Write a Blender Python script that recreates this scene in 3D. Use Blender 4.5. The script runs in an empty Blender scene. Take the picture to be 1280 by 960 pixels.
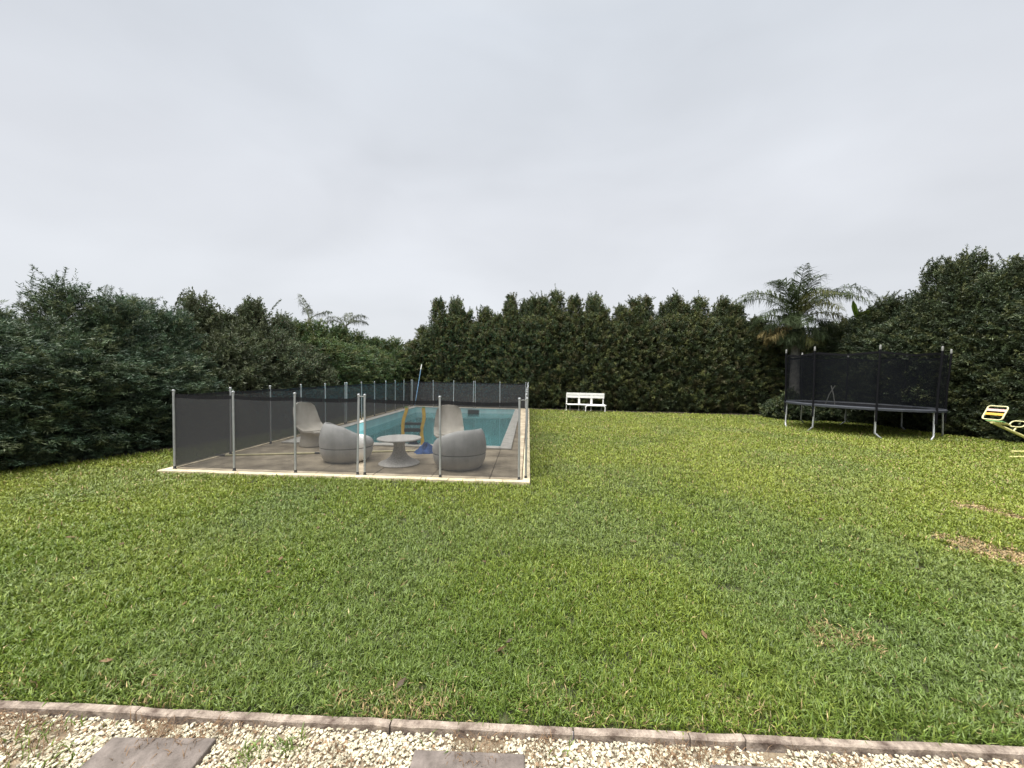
import bpy, math, random
import numpy as np
from math import radians, sin, cos, pi

random.seed(7)
rng = np.random.default_rng(11)
SC = bpy.context.scene
COL = SC.collection

# ------------------------------------------------------------------ camera, light, exposure
F_PX, CAM_H, PITCH, ROLL = 490.0, 1.586, 0.0245, 0.0105
SLOPE = -0.011
Fv = np.array([0, cos(PITCH), -sin(PITCH)])
R0 = np.array([1.0, 0, 0]); U0 = np.array([0, sin(PITCH), cos(PITCH)])
Rv = R0 * cos(ROLL) + U0 * sin(ROLL)
Uv = -R0 * sin(ROLL) + U0 * cos(ROLL)
CAM = np.array([0, 0, CAM_H])
cam_data = bpy.data.cameras.new("camera")
cam_data.sensor_width = 36.0
cam_data.lens = 36.0 * F_PX / 1280.0
cam_data.clip_start = 0.05
cam_data.clip_end = 2000.0
cam = bpy.data.objects.new("camera", cam_data)
COL.objects.link(cam)
from mathutils import Matrix, Vector
cam.matrix_world = Matrix(((Rv[0], Uv[0], -Fv[0], CAM[0]), (Rv[1], Uv[1], -Fv[1], CAM[1]),
                           (Rv[2], Uv[2], -Fv[2], CAM[2]), (0, 0, 0, 1)))
SC.camera = cam

SUN_EL, SUN_DIR = radians(73), (-0.70, -0.40)
SUN_AZ = math.atan2(SUN_DIR[0], SUN_DIR[1])
world = bpy.data.worlds.new("World")
SC.world = world
world.use_nodes = True
nt = world.node_tree
nt.nodes.clear()
def wn(t): return nt.nodes.new(t)
out = wn("ShaderNodeOutputWorld")
mixs = wn("ShaderNodeMixShader"); mixs.inputs[0].default_value = 0.93
bg1 = wn("ShaderNodeBackground"); bg1.inputs[1].default_value = 0.08
sky = wn("ShaderNodeTexSky"); sky.sky_type = 'NISHITA'; sky.sun_disc = False
sky.sun_elevation = SUN_EL; sky.sun_rotation = SUN_AZ
nt.links.new(sky.outputs[0], bg1.inputs[0])
bg2 = wn("ShaderNodeBackground"); bg2.inputs[1].default_value = 1.0
tc = wn("ShaderNodeTexCoord")
sep = wn("ShaderNodeSeparateXYZ"); nt.links.new(tc.outputs["Generated"], sep.inputs[0])
cr = wn("ShaderNodeValToRGB")          # overcast layer: brightness by height (halved: the ramp stops at 1)
ce = cr.color_ramp.elements
ce[0].position = 0.0; ce[0].color = (0.292, 0.301, 0.313, 1)
ce[1].position = 1.0; ce[1].color = (0.42, 0.43, 0.44, 1)
for p, c in ((0.15, (0.286, 0.294, 0.307)), (0.36, (0.283, 0.291, 0.307)), (0.66, (0.258, 0.273, 0.294)), (0.80, (0.29, 0.30, 0.31))):
    e = ce.new(p); e.color = (*c, 1)
nt.links.new(sep.outputs[2], cr.inputs[0])
mp = wn("ShaderNodeMapping"); mp.inputs["Scale"].default_value = (1.0, 1.0, 2.3)
nt.links.new(tc.outputs["Generated"], mp.inputs[0])
n1 = wn("ShaderNodeTexNoise"); n1.inputs["Scale"].default_value = 1.9; n1.inputs["Detail"].default_value = 3.5; n1.inputs["Roughness"].default_value = 0.45
n1.inputs["Distortion"].default_value = 0.5
nt.links.new(mp.outputs[0], n1.inputs["Vector"])
mr = wn("ShaderNodeMapRange"); mr.inputs[1].default_value = 0.28; mr.inputs[2].default_value = 0.72
mr.inputs[3].default_value = 1.80; mr.inputs[4].default_value = 2.12
nt.links.new(n1.outputs[0], mr.inputs[0])
n2 = wn("ShaderNodeTexNoise"); n2.inputs["Scale"].default_value = 5.5; n2.inputs["Detail"].default_value = 5; n2.inputs["Roughness"].default_value = 0.55; n2.inputs["Distortion"].default_value = 0.8
nt.links.new(mp.outputs[0], n2.inputs["Vector"])
mr2 = wn("ShaderNodeMapRange"); mr2.inputs[1].default_value = 0.3; mr2.inputs[2].default_value = 0.7; mr2.inputs[3].default_value = -0.02; mr2.inputs[4].default_value = 0.02
nt.links.new(n2.outputs[0], mr2.inputs[0])
ma = wn("ShaderNodeMath"); ma.operation = 'ADD'
nt.links.new(mr.outputs[0], ma.inputs[0]); nt.links.new(mr2.outputs[0], ma.inputs[1])
vm = wn("ShaderNodeVectorMath"); vm.operation = 'SCALE'
nt.links.new(cr.outputs[0], vm.inputs[0]); nt.links.new(ma.outputs[0], vm.inputs["Scale"])
# brighter cloud round the hidden sun, high behind the camera
dt = wn("ShaderNodeVectorMath"); dt.operation = 'DOT_PRODUCT'
_n = math.hypot(*SUN_DIR); dt.inputs[1].default_value = (SUN_DIR[0] / _n * cos(SUN_EL), SUN_DIR[1] / _n * cos(SUN_EL), sin(SUN_EL))
nt.links.new(tc.outputs["Generated"], dt.inputs[0])
gl = wn("ShaderNodeMapRange"); gl.interpolation_type = 'SMOOTHSTEP'
gl.inputs[1].default_value = 0.64; gl.inputs[2].default_value = 1.0; gl.inputs[3].default_value = 0.0; gl.inputs[4].default_value = 5.0
nt.links.new(dt.outputs["Value"], gl.inputs[0])
gc = wn("ShaderNodeVectorMath"); gc.operation = 'SCALE'; gc.inputs[0].default_value = (1.0, 0.985, 0.94)
nt.links.new(gl.outputs[0], gc.inputs["Scale"])
ad = wn("ShaderNodeVectorMath"); ad.operation = 'ADD'
nt.links.new(vm.outputs[0], ad.inputs[0]); nt.links.new(gc.outputs[0], ad.inputs[1])
nt.links.new(ad.outputs[0], bg2.inputs[0])
nt.links.new(bg1.outputs[0], mixs.inputs[1]); nt.links.new(bg2.outputs[0], mixs.inputs[2])
nt.links.new(mixs.outputs[0], out.inputs[0])

sl = bpy.data.lights.new("sun", 'SUN'); sl.energy = 1.5; sl.angle = radians(22); sl.color = (1.0, 0.96, 0.88)
so = bpy.data.objects.new("sun", sl); COL.objects.link(so)
n_ = math.hypot(*SUN_DIR)
sd = Vector((SUN_DIR[0] / n_ * cos(SUN_EL), SUN_DIR[1] / n_ * cos(SUN_EL), sin(SUN_EL)))
so.rotation_euler = sd.to_track_quat('Z', 'Y').to_euler()
so.location = (-20, -15, 30)

SC.view_settings.view_transform = 'Standard'
SC.view_settings.look = 'None'
SC.view_settings.exposure = 0.5
SC.view_settings.gamma = 1.0
SC.view_settings.use_curve_mapping = False
SC.render.engine = 'CYCLES'
SC.cycles.max_bounces = 8
SC.cycles.transparent_max_bounces = 24
SC.cycles.use_denoising = True
SC.cycles.caustics_reflective = False

# ------------------------------------------------------------------ picture <-> place helpers
def gz(x): return SLOPE * min(max(x, -18.0), 20.0)
def gza(x): return SLOPE * np.clip(x, -18.0, 20.0)
def ray(px, py): return Fv + Rv * ((px - 640) / F_PX) - Uv * ((py - 480) / F_PX)
def ground(px, py):                                   # where a sight line meets the sloping lawn
    r = ray(px, py); t = CAM_H / (SLOPE * r[0] - r[2]); return CAM + r * t
def at(px, py, d):
    r = ray(px, py); return CAM + r * (d / r[1])
PO = np.array([-5.12, 5.94]); PU = np.array([1.0, -0.038]); PV = np.array([0.043, 1.0])
def PL(u, v, z=0.0):                                  # pool frame: u across, v along
    p = PO + PU * u + PV * v
    return (p[0], p[1], gz(p[0]) + z)

# ------------------------------------------------------------------ noise for scattering and tints
_tab = rng.random((256, 256))
def vnoise(x, y, s):
    x = np.asarray(x) / s + 100.3; y = np.asarray(y) / s + 57.7
    xi = np.floor(x).astype(int); yi = np.floor(y).astype(int)
    fx = x - xi; fy = y - yi; fx = fx * fx * (3 - 2 * fx); fy = fy * fy * (3 - 2 * fy)
    a = _tab[xi % 256, yi % 256]; b = _tab[(xi + 1) % 256, yi % 256]
    c = _tab[xi % 256, (yi + 1) % 256]; d = _tab[(xi + 1) % 256, (yi + 1) % 256]
    return (a * (1 - fx) + b * fx) * (1 - fy) + (c * (1 - fx) + d * fx) * fy

# ------------------------------------------------------------------ materials
def mat(name, col, rough=0.6, var=0.0, scale=6.0, bump=0.0, bscale=60.0, metal=0.0, spec=0.4, col2=None, detail=6.0):
    m = bpy.data.materials.new(name); m.use_nodes = True
    t = m.node_tree; b = t.nodes["Principled BSDF"]
    b.inputs["Roughness"].default_value = rough; b.inputs["Metallic"].default_value = metal
    b.inputs["Specular IOR Level"].default_value = spec
    b.inputs["Base Color"].default_value = (*col, 1)
    c = t.nodes.new("ShaderNodeTexCoord")
    if var > 0 or col2:
        n = t.nodes.new("ShaderNodeTexNoise"); n.inputs["Scale"].default_value = scale; n.inputs["Detail"].default_value = detail
        n.inputs["Roughness"].default_value = 0.62
        t.links.new(c.outputs["Object"], n.inputs["Vector"])
        r = t.nodes.new("ShaderNodeValToRGB")
        lo = tuple(max(0, k * (1 - var)) for k in col); hi = col2 if col2 else tuple(min(1, k * (1 + var)) for k in col)
        r.color_ramp.elements[0].position = 0.32; r.color_ramp.elements[0].color = (*lo, 1)
        r.color_ramp.elements[1].position = 0.68; r.color_ramp.elements[1].color = (*hi, 1)
        t.links.new(n.outputs[0], r.inputs[0]); t.links.new(r.outputs[0], b.inputs["Base Color"])
    if bump > 0:
        n = t.nodes.new("ShaderNodeTexNoise"); n.inputs["Scale"].default_value = bscale; n.inputs["Detail"].default_value = 5
        t.links.new(c.outputs["Object"], n.inputs["Vector"])
        k = t.nodes.new("ShaderNodeBump"); k.inputs["Strength"].default_value = bump; k.inputs["Distance"].default_value = 0.01
        t.links.new(n.outputs[0], k.inputs["Height"]); t.links.new(k.outputs[0], b.inputs["Normal"])
    return m

def leaf_mat(name, trans=0.25, rough=0.5, spec=0.35):
    m = bpy.data.materials.new(name); m.use_nodes = True
    t = m.node_tree; b = t.nodes["Principled BSDF"]; o = t.nodes["Material Output"]
    b.inputs["Roughness"].default_value = rough; b.inputs["Specular IOR Level"].default_value = spec
    a = t.nodes.new("ShaderNodeAttribute"); a.attribute_name = "col"
    t.links.new(a.outputs["Color"], b.inputs["Base Color"])
    tr = t.nodes.new("ShaderNodeBsdfTranslucent"); t.links.new(a.outputs["Color"], tr.inputs[0])
    x = t.nodes.new("ShaderNodeMixShader"); x.inputs[0].default_value = trans
    t.links.new(b.outputs[0], x.inputs[1]); t.links.new(tr.outputs[0], x.inputs[2]); t.links.new(x.outputs[0], o.inputs[0])
    return m

def mesh_mat(name, col, opacity, var=0.06):           # woven screen: fine holes averaged as partial cover
    m = bpy.data.materials.new(name); m.use_nodes = True
    t = m.node_tree; b = t.nodes["Principled BSDF"]; o = t.nodes["Material Output"]
    b.inputs["Base Color"].default_value = (*col, 1); b.inputs["Roughness"].default_value = 0.8; b.inputs["Specular IOR Level"].default_value = 0.08
    tr = t.nodes.new("ShaderNodeBsdfTransparent")
    x = t.nodes.new("ShaderNodeMixShader")
    c = t.nodes.new("ShaderNodeTexCoord"); n = t.nodes.new("ShaderNodeTexNoise"); n.inputs["Scale"].default_value = 3.0; n.inputs["Detail"].default_value = 4
    mp_ = t.nodes.new("ShaderNodeMapping"); mp_.inputs["Scale"].default_value = (2.5, 2.5, 0.35)
    t.links.new(c.outputs["Object"], mp_.inputs[0]); t.links.new(mp_.outputs[0], n.inputs["Vector"])
    r = t.nodes.new("ShaderNodeMapRange"); r.inputs[1].default_value = 0.3; r.inputs[2].default_value = 0.7
    r.inputs[3].default_value = opacity - var; r.inputs[4].default_value = opacity + var
    t.links.new(n.outputs[0], r.inputs[0]); t.links.new(r.outputs[0], x.inputs[0])
    t.links.new(tr.outputs[0], x.inputs[1]); t.links.new(b.outputs[0], x.inputs[2]); t.links.new(x.outputs[0], o.inputs[0])
    return m

M = dict(
    alu=mat("aluminium", (0.40, 0.41, 0.42), 0.45, 0.10, 14, metal=0.55),
    cap=mat("dark_plastic", (0.03, 0.03, 0.032), 0.5),
    screen=mesh_mat("fence_screen", (0.054, 0.054, 0.057), 0.74, 0.03),
    hem=mesh_mat("fence_hem", (0.018, 0.018, 0.020), 0.94, 0.02),
    net=mesh_mat("trampoline_net", (0.006, 0.007, 0.009), 0.55, 0.07),
    curb=mat("cream_stone", (0.54, 0.46, 0.315), 0.8, 0.24, 9, 0.4, 50),
    deck=mat("deck_slab", (0.30, 0.240, 0.165), 0.8, 0.40, 2.6, 0.3, 40, col2=(0.44, 0.37, 0.27)),
    joint=mat("deck_joint", (0.10, 0.085, 0.065), 0.9, 0.3, 20),
    coping=mat("pool_coping", (0.52, 0.50, 0.46), 0.7, 0.2, 8, 0.3, 50),
    wall_pool=mat("pool_wall_paint", (0.66, 0.80, 0.79), 0.5, 0.08, 1.5),
    floor_pool=mat("pool_floor_paint", (0.17, 0.49, 0.54), 0.6, 0.1, 0.8),
    shell=mat("moulded_resin", (0.60, 0.595, 0.575), 0.5, 0.16, 3.2, 0.2, 150, col2=(0.70, 0.695, 0.68)),
    seam=mat("seam_groove", (0.20, 0.195, 0.185), 0.7),  # darker grey in the groove between the two shells
    shell_tan=mat("moulded_resin_tan", (0.50, 0.46, 0.39), 0.55, 0.16, 3.2, 0.2, 150, col2=(0.60, 0.56, 0.49)),  # tan cast of the mesh in front, put into the resin colour
    terrazzo=mat("cast_stone", (0.58, 0.56, 0.53), 0.6, 0.25, 38, 0.15, 90),
    yellow=mat("yellow_plastic", (0.62, 0.40, 0.05), 0.5, 0.2, 12),
    teal=mat("dark_teal_plastic", (0.012, 0.028, 0.032), 0.5, 0.2, 10),
    green=mat("green_plastic", (0.16, 0.34, 0.06), 0.5, 0.1, 10),
    blue=mat("blue_cloth", (0.035, 0.09, 0.26), 0.8, 0.4, 9, 0.4, 30),
    bluepole=mat("blue_painted_metal", (0.16, 0.27, 0.40), 0.4, 0.15, 8),
    white=mat("white_paint", (0.78, 0.77, 0.74), 0.5, 0.07, 12),
    greymetal=mat("grey_weathered_metal", (0.24, 0.24, 0.23), 0.6, 0.2, 12),
    galv=mat("galvanised_steel", (0.42, 0.43, 0.44), 0.45, 0.18, 9, metal=0.5),
    pad=mat("blue_grey_vinyl", (0.044, 0.048, 0.058), 0.5, 0.2, 4),
    black=mat("black_fabric", (0.008, 0.008, 0.010), 0.8, spec=0.1),
    bluecap=mat("blue_plastic", (0.05, 0.22, 0.55), 0.5),
    seesaw=mat("pale_yellow_paint", (0.60, 0.56, 0.24), 0.45, 0.14, 10),
    cream=mat("cream_paint", (0.68, 0.63, 0.36), 0.45, 0.08, 10),
    pink=mat("pink_paint", (0.68, 0.46, 0.44), 0.5, 0.08, 10),
    orange=mat("orange_yellow_paint", (0.72, 0.42, 0.07), 0.5, 0.08, 10),
    palegreen=mat("pale_green_paint", (0.25, 0.52, 0.22), 0.5, 0.1, 10),
    bark=mat("bark", (0.10, 0.075, 0.05), 0.9, 0.4, 8, 0.8, 30),
    palmbark=mat("palm_bark", (0.20, 0.19, 0.175), 0.85, 0.3, 7, 0.6, 25),
    soil=mat("dark_soil", (0.045, 0.036, 0.025), 0.95, 0.4, 3, 0.6, 20),
    edging=mat("weathered_edging", (0.16, 0.110, 0.085), 0.9, 0.5, 16, 0.9, 60, col2=(0.37, 0.305, 0.25)),
    paver=mat("concrete_paver", (0.105, 0.086, 0.074), 0.9, 0.3, 11, 0.45, 80, col2=(0.185, 0.155, 0.138)),
    leaf=leaf_mat("hedge_leaf", 0.18, 0.5, 0.4),
    frond=leaf_mat("palm_leaf", 0.18, 0.55, 0.15),
    grass=leaf_mat("grass_blade", 0.28, 0.45, 0.4),
    pebble=leaf_mat("pebble_stone", 0.0, 0.7, 0.3),
)

# ------------------------------------------------------------------ mesh helpers
def np_mesh(name, V, faces, m, col=None, parent=None, smooth=False):
    V = np.asarray(V, dtype=np.float32)
    me = bpy.data.meshes.new(name)
    me.vertices.add(len(V)); me.vertices.foreach_set("co", V.ravel())
    groups = faces if isinstance(faces, list) else [faces]
    groups = [np.asarray(g, dtype=np.int32) for g in groups if len(g)]
    li = np.concatenate([g.ravel() for g in groups])
    sizes = np.concatenate([np.full(len(g), g.shape[1], dtype=np.int32) for g in groups])
    starts = np.concatenate([[0], np.cumsum(sizes)[:-1]]).astype(np.int32)
    me.loops.add(len(li)); me.loops.foreach_set("vertex_index", li)
    me.polygons.add(len(sizes)); me.polygons.foreach_set("loop_start", starts)
    me.update(calc_edges=True)
    me.polygons.foreach_set("use_smooth", np.full(len(sizes), bool(smooth)))
    if col is not None:
        c = np.ones((len(V), 4), dtype=np.float32); c[:, :3] = col
        a = me.color_attributes.new("col", 'FLOAT_COLOR', 'POINT'); a.data.foreach_set("color", c.ravel())
    me.materials.append(m)
    return link_mesh(name, me, parent)
def link_mesh(name, me, parent=None):
    o = bpy.data.objects.new(name, me); COL.objects.link(o)
    if parent is not None: o.parent = parent
    return o

class MB:
    def __init__(s): s.v = []; s.f = []
    def add(s, V, Fs):
        n = len(s.v); s.v += [tuple(p) for p in V]; s.f += [tuple(i + n for i in f) for f in Fs]
    def box8(s, P):                                   # 4 bottom then 4 top corners, counter-clockwise
        s.add(P, [(3, 2, 1, 0), (4, 5, 6, 7), (0, 1, 5, 4), (1, 2, 6, 5), (2, 3, 7, 6), (3, 0, 4, 7)])
    def box(s, c, size, rz=0.0, rx=0.0, ry=0.0):
        x, y, z = (k / 2 for k in size)
        R = Matrix.Rotation(rz, 3, 'Z') @ Matrix.Rotation(ry, 3, 'Y') @ Matrix.Rotation(rx, 3, 'X')
        s.box8([Vector(c) + R @ Vector(p) for p in ((-x, -y, -z), (x, -y, -z), (x, y, -z), (-x, y, -z), (-x, -y, z), (x, -y, z), (x, y, z), (-x, y, z))])
    def bar(s, a, b, w, t, up=(0, 0, 1)):             # flat board from a to b
        a = Vector(a); b = Vector(b); d = (b - a).normalized(); sd_ = d.cross(Vector(up)).normalized(); n = sd_.cross(d)
        h = sd_ * (w / 2); k = n * (t / 2)
        s.box8([a - h - k, a + h - k, b + h - k, b - h - k, a - h + k, a + h + k, b + h + k, b - h + k])
    def tube(s, pts, r, seg=8, closed=False, cap=True):
        pts = [Vector(p) for p in pts]; n = len(pts)
        rr = r if isinstance(r, (list, tuple)) else [r] * n
        base = len(s.v); prev = None
        for i, p in enumerate(pts):
            if closed: d = pts[(i + 1) % n] - pts[i - 1]
            else: d = pts[min(i + 1, n - 1)] - pts[max(i - 1, 0)]
            d.normalize()
            if prev is None:
                a = Vector((0, 0, 1)) if abs(d.z) < 0.9 else Vector((1, 0, 0)); u = d.cross(a).normalized()
            else: u = (prev - d * prev.dot(d)).normalized()
            prev = u; w = d.cross(u)
            for k in range(seg):
                a = 2 * pi * k / seg; s.v.append(tuple(p + (u * cos(a) + w * sin(a)) * rr[i]))
        for i in range(n if closed else n - 1):
            for k in range(seg):
                i2 = (i + 1) % n; k2 = (k + 1) % seg
                s.f.append((base + i * seg + k, base + i * seg + k2, base + i2 * seg + k2, base + i2 * seg + k))
        if cap and not closed:
            s.f.append(tuple(base + k for k in reversed(range(seg)))); s.f.append(tuple(base + (n - 1) * seg + k for k in range(seg)))
    def lathe(s, prof, c=(0, 0, 0), seg=28):
        base = len(s.v)
        for r, z in prof:
            for k in range(seg):
                a = 2 * pi * k / seg; s.v.append((c[0] + r * cos(a), c[1] + r * sin(a), c[2] + z))
        for i in range(len(prof) - 1):
            for k in range(seg):
                k2 = (k + 1) % seg
                s.f.append((base + i * seg + k, base + i * seg + k2, base + (i + 1) * seg + k2, base + (i + 1) * seg + k))
        s.f.append(tuple(base + k for k in reversed(range(seg)))); s.f.append(tuple(base + (len(prof) - 1) * seg + k for k in range(seg)))
    def grid(s, P):                                   # P[i][j] points
        base = len(s.v); n = len(P[0])
        for row in P: s.v += [tuple(p) for p in row]
        for i in range(len(P) - 1):
            for j in range(n - 1):
                s.f.append((base + i * n + j, base + i * n + j + 1, base + (i + 1) * n + j + 1, base + (i + 1) * n + j))
    def build(s, name, m, parent=None, smooth=False, bevel=0.0):
        me = bpy.data.meshes.new(name); me.from_pydata(s.v, [], s.f); me.update(); me.materials.append(m)
        if smooth: me.polygons.foreach_set("use_smooth", [True] * len(me.polygons))
        o = link_mesh(name, me, parent)
        if smooth:
            e = o.modifiers.new("smooth", 'EDGE_SPLIT'); e.split_angle = radians(42)
        if bevel > 0:
            b = o.modifiers.new("bevel", 'BEVEL'); b.width = bevel; b.segments = 2; b.limit_method = 'ANGLE'
        return o

def tag(o, label=None, cat=None, group=None, kind=None):
    if label: o["label"] = label
    if cat: o["category"] = cat
    if group: o["group"] = group
    if kind: o["kind"] = kind
    return o
def thing(name, label, cat, loc=(0, 0, 0), rz=0.0, group=None):
    o = bpy.data.objects.new(name, None); COL.objects.link(o); o.empty_display_size = 0.2
    o.location = loc; o.rotation_euler = (0, 0, rz)
    return tag(o, label, cat, group)

# ------------------------------------------------------------------ ground: lawn, soil, gravel bed, far ground
CM = 0.15                                             # kerb margin outside the fence line
U1, V1 = 5.25, 12.05
def edge_y(x): return 1.720 - 0.0277 * x              # lawn side of the edging
inner = [PL(-CM, -CM), PL(U1 + CM, -CM), PL(U1 + CM, V1 + CM), PL(-CM, V1 + CM)]
X0, X1, Y1 = -18.0, 20.0, 26.0
outer = [(X0, edge_y(X0), gz(X0)), (X1, edge_y(X1), gz(X1)), (X1, Y1, gz(X1)), (X0, Y1, gz(X0))]
mb = MB(); mb.add(inner + outer, [(4, 5, 1, 0), (5, 6, 2, 1), (6, 7, 3, 2), (7, 4, 0, 3)])
lawn_m = mat("lawn_ground", (0.036, 0.038, 0.016), 0.95, 0.45, 9.0, 0.9, 70, col2=(0.070, 0.082, 0.030))
lawn = tag(mb.build("lawn", lawn_m), kind="structure")
mb = MB(); B = 600.0
mb.add([(X0, Y1, gz(X0)), (X1, Y1, gz(X1)), (X1, B, gz(X1)), (X0, B, gz(X0))], [(0, 1, 2, 3)])
mb.add([(-B, -B, gz(X0)), (X0, -B, gz(X0)), (X0, B, gz(X0)), (-B, B, gz(X0))], [(0, 1, 2, 3)])
mb.add([(X1, -B, gz(X1)), (B, -B, gz(X1)), (B, B, gz(X1)), (X1, B, gz(X1))], [(0, 1, 2, 3)])
tag(mb.build("terrain", mat("field", (0.07, 0.09, 0.035), 0.95, 0.3, 0.1)), kind="structure")
mb = MB()
def ey(x, off): return edge_y(x) - off
mb.add([(X0, -B, gz(X0) - .012), (X1, -B, gz(X1) - .012), (X1, ey(X1, .046), gz(X1) - .012), (X0, ey(X0, .046), gz(X0) - .012)], [(0, 1, 2, 3)])
tag(mb.build("gravel_bed", mat("gravel_soil", (0.17, 0.125, 0.08), 0.95, 0.35, 20, 0.5, 90, col2=(0.32, 0.26, 0.18))), kind="structure")
mb = MB()                                             # bare soil under the hedges
def strip(pts_a, pts_b, z=0.006):
    mb.grid([[(x, y, gz(x) + z) for x, y in pts_a], [(x, y, gz(x) + z) for x, y in pts_b]])
strip([(-8.1, 1.9), (-7.35, 5.6), (-6.45, 7.3), (-5.9, 10), (-5.6, 18.4)], [(-11, 1.9), (-11, 5.6), (-11, 7.3), (-11, 10), (-11, 18.4)])
strip([(-11, 18.45), (-4.5, 18.45), (4, 17.55), (11.2, 17.2), (13.0, 16.5)], [(-11, 24), (-4.5, 24), (4, 24), (11.2, 24), (13.0, 24)])
strip([(13.05, 24), (13.05, 16.5), (13.3, 12.1), (13.8, 10.6), (14.3, 8.0), (14.8, 3.0)], [(18, 24), (18, 16.5), (18, 12.1), (18, 10.6), (18, 8), (18, 3)])
tag(mb.build("soil_bed", M['soil']), kind="structure")

# ------------------------------------------------------------------ pool: deck, kerb, basin, water
QU0, QU1, QV0, QV1 = 0.40, 4.80, 2.50, 11.40
def pbox(b, u0, u1, v0, v1, z0, z1):
    b.box8([PL(u0, v0, z0), PL(u1, v0, z0), PL(u1, v1, z0), PL(u0, v1, z0), PL(u0, v0, z1), PL(u1, v0, z1), PL(u1, v1, z1), PL(u0, v1, z1)])
deck = MB(); base = MB()
base.add([PL(QU0, QV0, .008), PL(QU1, QV0, .008), PL(QU1, QV1, .008), PL(QU0, QV1, .008), PL(-.04, -.04, .008), PL(U1 + .04, -.04, .008), PL(U1 + .04, V1 + .04, .008), PL(-.04, V1 + .04, .008)],
         [(4, 5, 1, 0), (5, 6, 2, 1), (6, 7, 3, 2), (7, 4, 0, 3)])
ub = [-.03, QU0, 1.28, 2.16, 3.04, 3.92, QU1, U1 + .03]
vb = [-.03, .82, 1.66, QV0] + [QV0 + (QV1 - QV0) * k / 10 for k in range(1, 11)] + [V1 + .03]
for i in range(len(ub) - 1):
    for j in range(len(vb) - 1):
        if ub[i] >= QU0 - .01 and ub[i + 1] <= QU1 + .01 and vb[j] >= QV0 - .01 and vb[j + 1] <= QV1 + .01: continue
        dz = random.uniform(-.003, .003)
        pbox(deck, ub[i] + .005, ub[i + 1] - .005, vb[j] + .005, vb[j + 1] - .005, .0, .030 + dz)
tag(deck.build("pool_deck", M['deck'], bevel=.004), kind="structure")
tag(base.build("deck_bed", M['joint']), kind="structure")
kb = MB()
n = 14
for k in range(n):
    a, b = -CM + (U1 + 2 * CM) * k / n, -CM + (U1 + 2 * CM) * (k + 1) / n
    for v in (-CM, V1 + .04): pbox(kb, a + .002, b - .002, v, v + .11, -.06, .045 + random.uniform(-.004, .004))
n = 30
for k in range(n):
    a, b = -.038 + (V1 + .076) * k / n, -.038 + (V1 + .076) * (k + 1) / n
    for u in (-CM, U1 + .04): pbox(kb, u, u + .11, a + .002, b - .002, -.06, .045 + random.uniform(-.004, .004))
tag(kb.build("pool_kerb", M['curb'], bevel=.008), kind="structure")
cp = MB()
CW = .22
for k in range(12):
    a, b = QV0 - CW + (QV1 - QV0 + 2 * CW) * k / 12, QV0 - CW + (QV1 - QV0 + 2 * CW) * (k + 1) / 12
    for u0, u1 in ((QU0 - CW, QU0 + .02), (QU1 - .02, QU1 + CW)): pbox(cp, u0, u1, a + .002, b - .002, .036, .066)
for k in range(6):
    a, b = QU0 + .022 + (QU1 - QU0 - .044) * k / 6, QU0 + .022 + (QU1 - QU0 - .044) * (k + 1) / 6
    for v0, v1 in ((QV0 - CW, QV0 + .02), (QV1 - .02, QV1 + CW)): pbox(cp, a + .002, b - .002, v0, v1, .036, .066)
tag(cp.build("pool_coping", M['coping'], bevel=.006), kind="structure")
pw = MB(); pf = MB()
c4 = [(QU0, QV0), (QU1, QV0), (QU1, QV1), (QU0, QV1)]
ZB = -1.55
for k in range(4):
    a, b = c4[k], c4[(k + 1) % 4]
    pw.add([PL(*a, .035), PL(*b, .035), PL(*b, ZB), PL(*a, ZB)], [(0, 1, 2, 3)])
tag(pw.build("pool_wall", M['wall_pool']), kind="structure")
pf.add([PL(*c, ZB + .002) for c in c4], [(0, 1, 2, 3)])
tag(pf.build("pool_floor", M['floor_pool']), kind="structure")
# water: mirror of the sky at glancing angles over a tinted clear body
wm = bpy.data.materials.new("pool_water"); wm.use_nodes = True
t = wm.node_tree; t.nodes.clear()
o_ = t.nodes.new("ShaderNodeOutputMaterial"); x_ = t.nodes.new("ShaderNodeMixShader"); f_ = t.nodes.new("ShaderNodeFresnel"); f_.inputs[0].default_value = 1.33
g_ = t.nodes.new("ShaderNodeBsdfGlossy"); g_.inputs["Roughness"].default_value = 0.03
tr_ = t.nodes.new("ShaderNodeBsdfTransparent"); tr_.inputs[0].default_value = (0.74, 0.93, 0.94, 1)
c_ = t.nodes.new("ShaderNodeTexCoord"); n__ = t.nodes.new("ShaderNodeTexNoise"); n__.inputs["Scale"].default_value = 3.5; n__.inputs["Detail"].default_value = 2
b_ = t.nodes.new("ShaderNodeBump"); b_.inputs["Strength"].default_value = 0.11; b_.inputs["Distance"].default_value = 0.02
t.links.new(c_.outputs["Object"], n__.inputs["Vector"]); t.links.new(n__.outputs[0], b_.inputs["Height"])
t.links.new(b_.outputs[0], g_.inputs["Normal"]); t.links.new(b_.outputs[0], f_.inputs["Normal"])
t.links.new(f_.outputs[0], x_.inputs[0]); t.links.new(tr_.outputs[0], x_.inputs[1]); t.links.new(g_.outputs[0], x_.inputs[2]); t.links.new(x_.outputs[0], o_.inputs[0])
WZ = gz(-2.5) - .17
wb = MB()
wb.add([(*PL(*c)[:2], WZ) for c in ((QU0 + .001, QV0 + .001), (QU1 - .001, QV0 + .001), (QU1 - .001, QV1 - .001), (QU0 + .001, QV1 - .001))], [(0, 1, 2, 3)])
tag(wb.build("pool_water", wm), kind="structure")
sk = thing("pool_skimmer", "dark skimmer opening set in the far pool wall above the water", "skimmer", PL(2.95, QV1 - .01, -.08))
k = MB(); k.box((0, -.004, -.03), (.46, .012, .17)); k.build("opening", M['cap'], sk)
k = MB(); 
for cz in (.062, -.122): k.box((0, -.006, cz), (.52, .02, .014))
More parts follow.
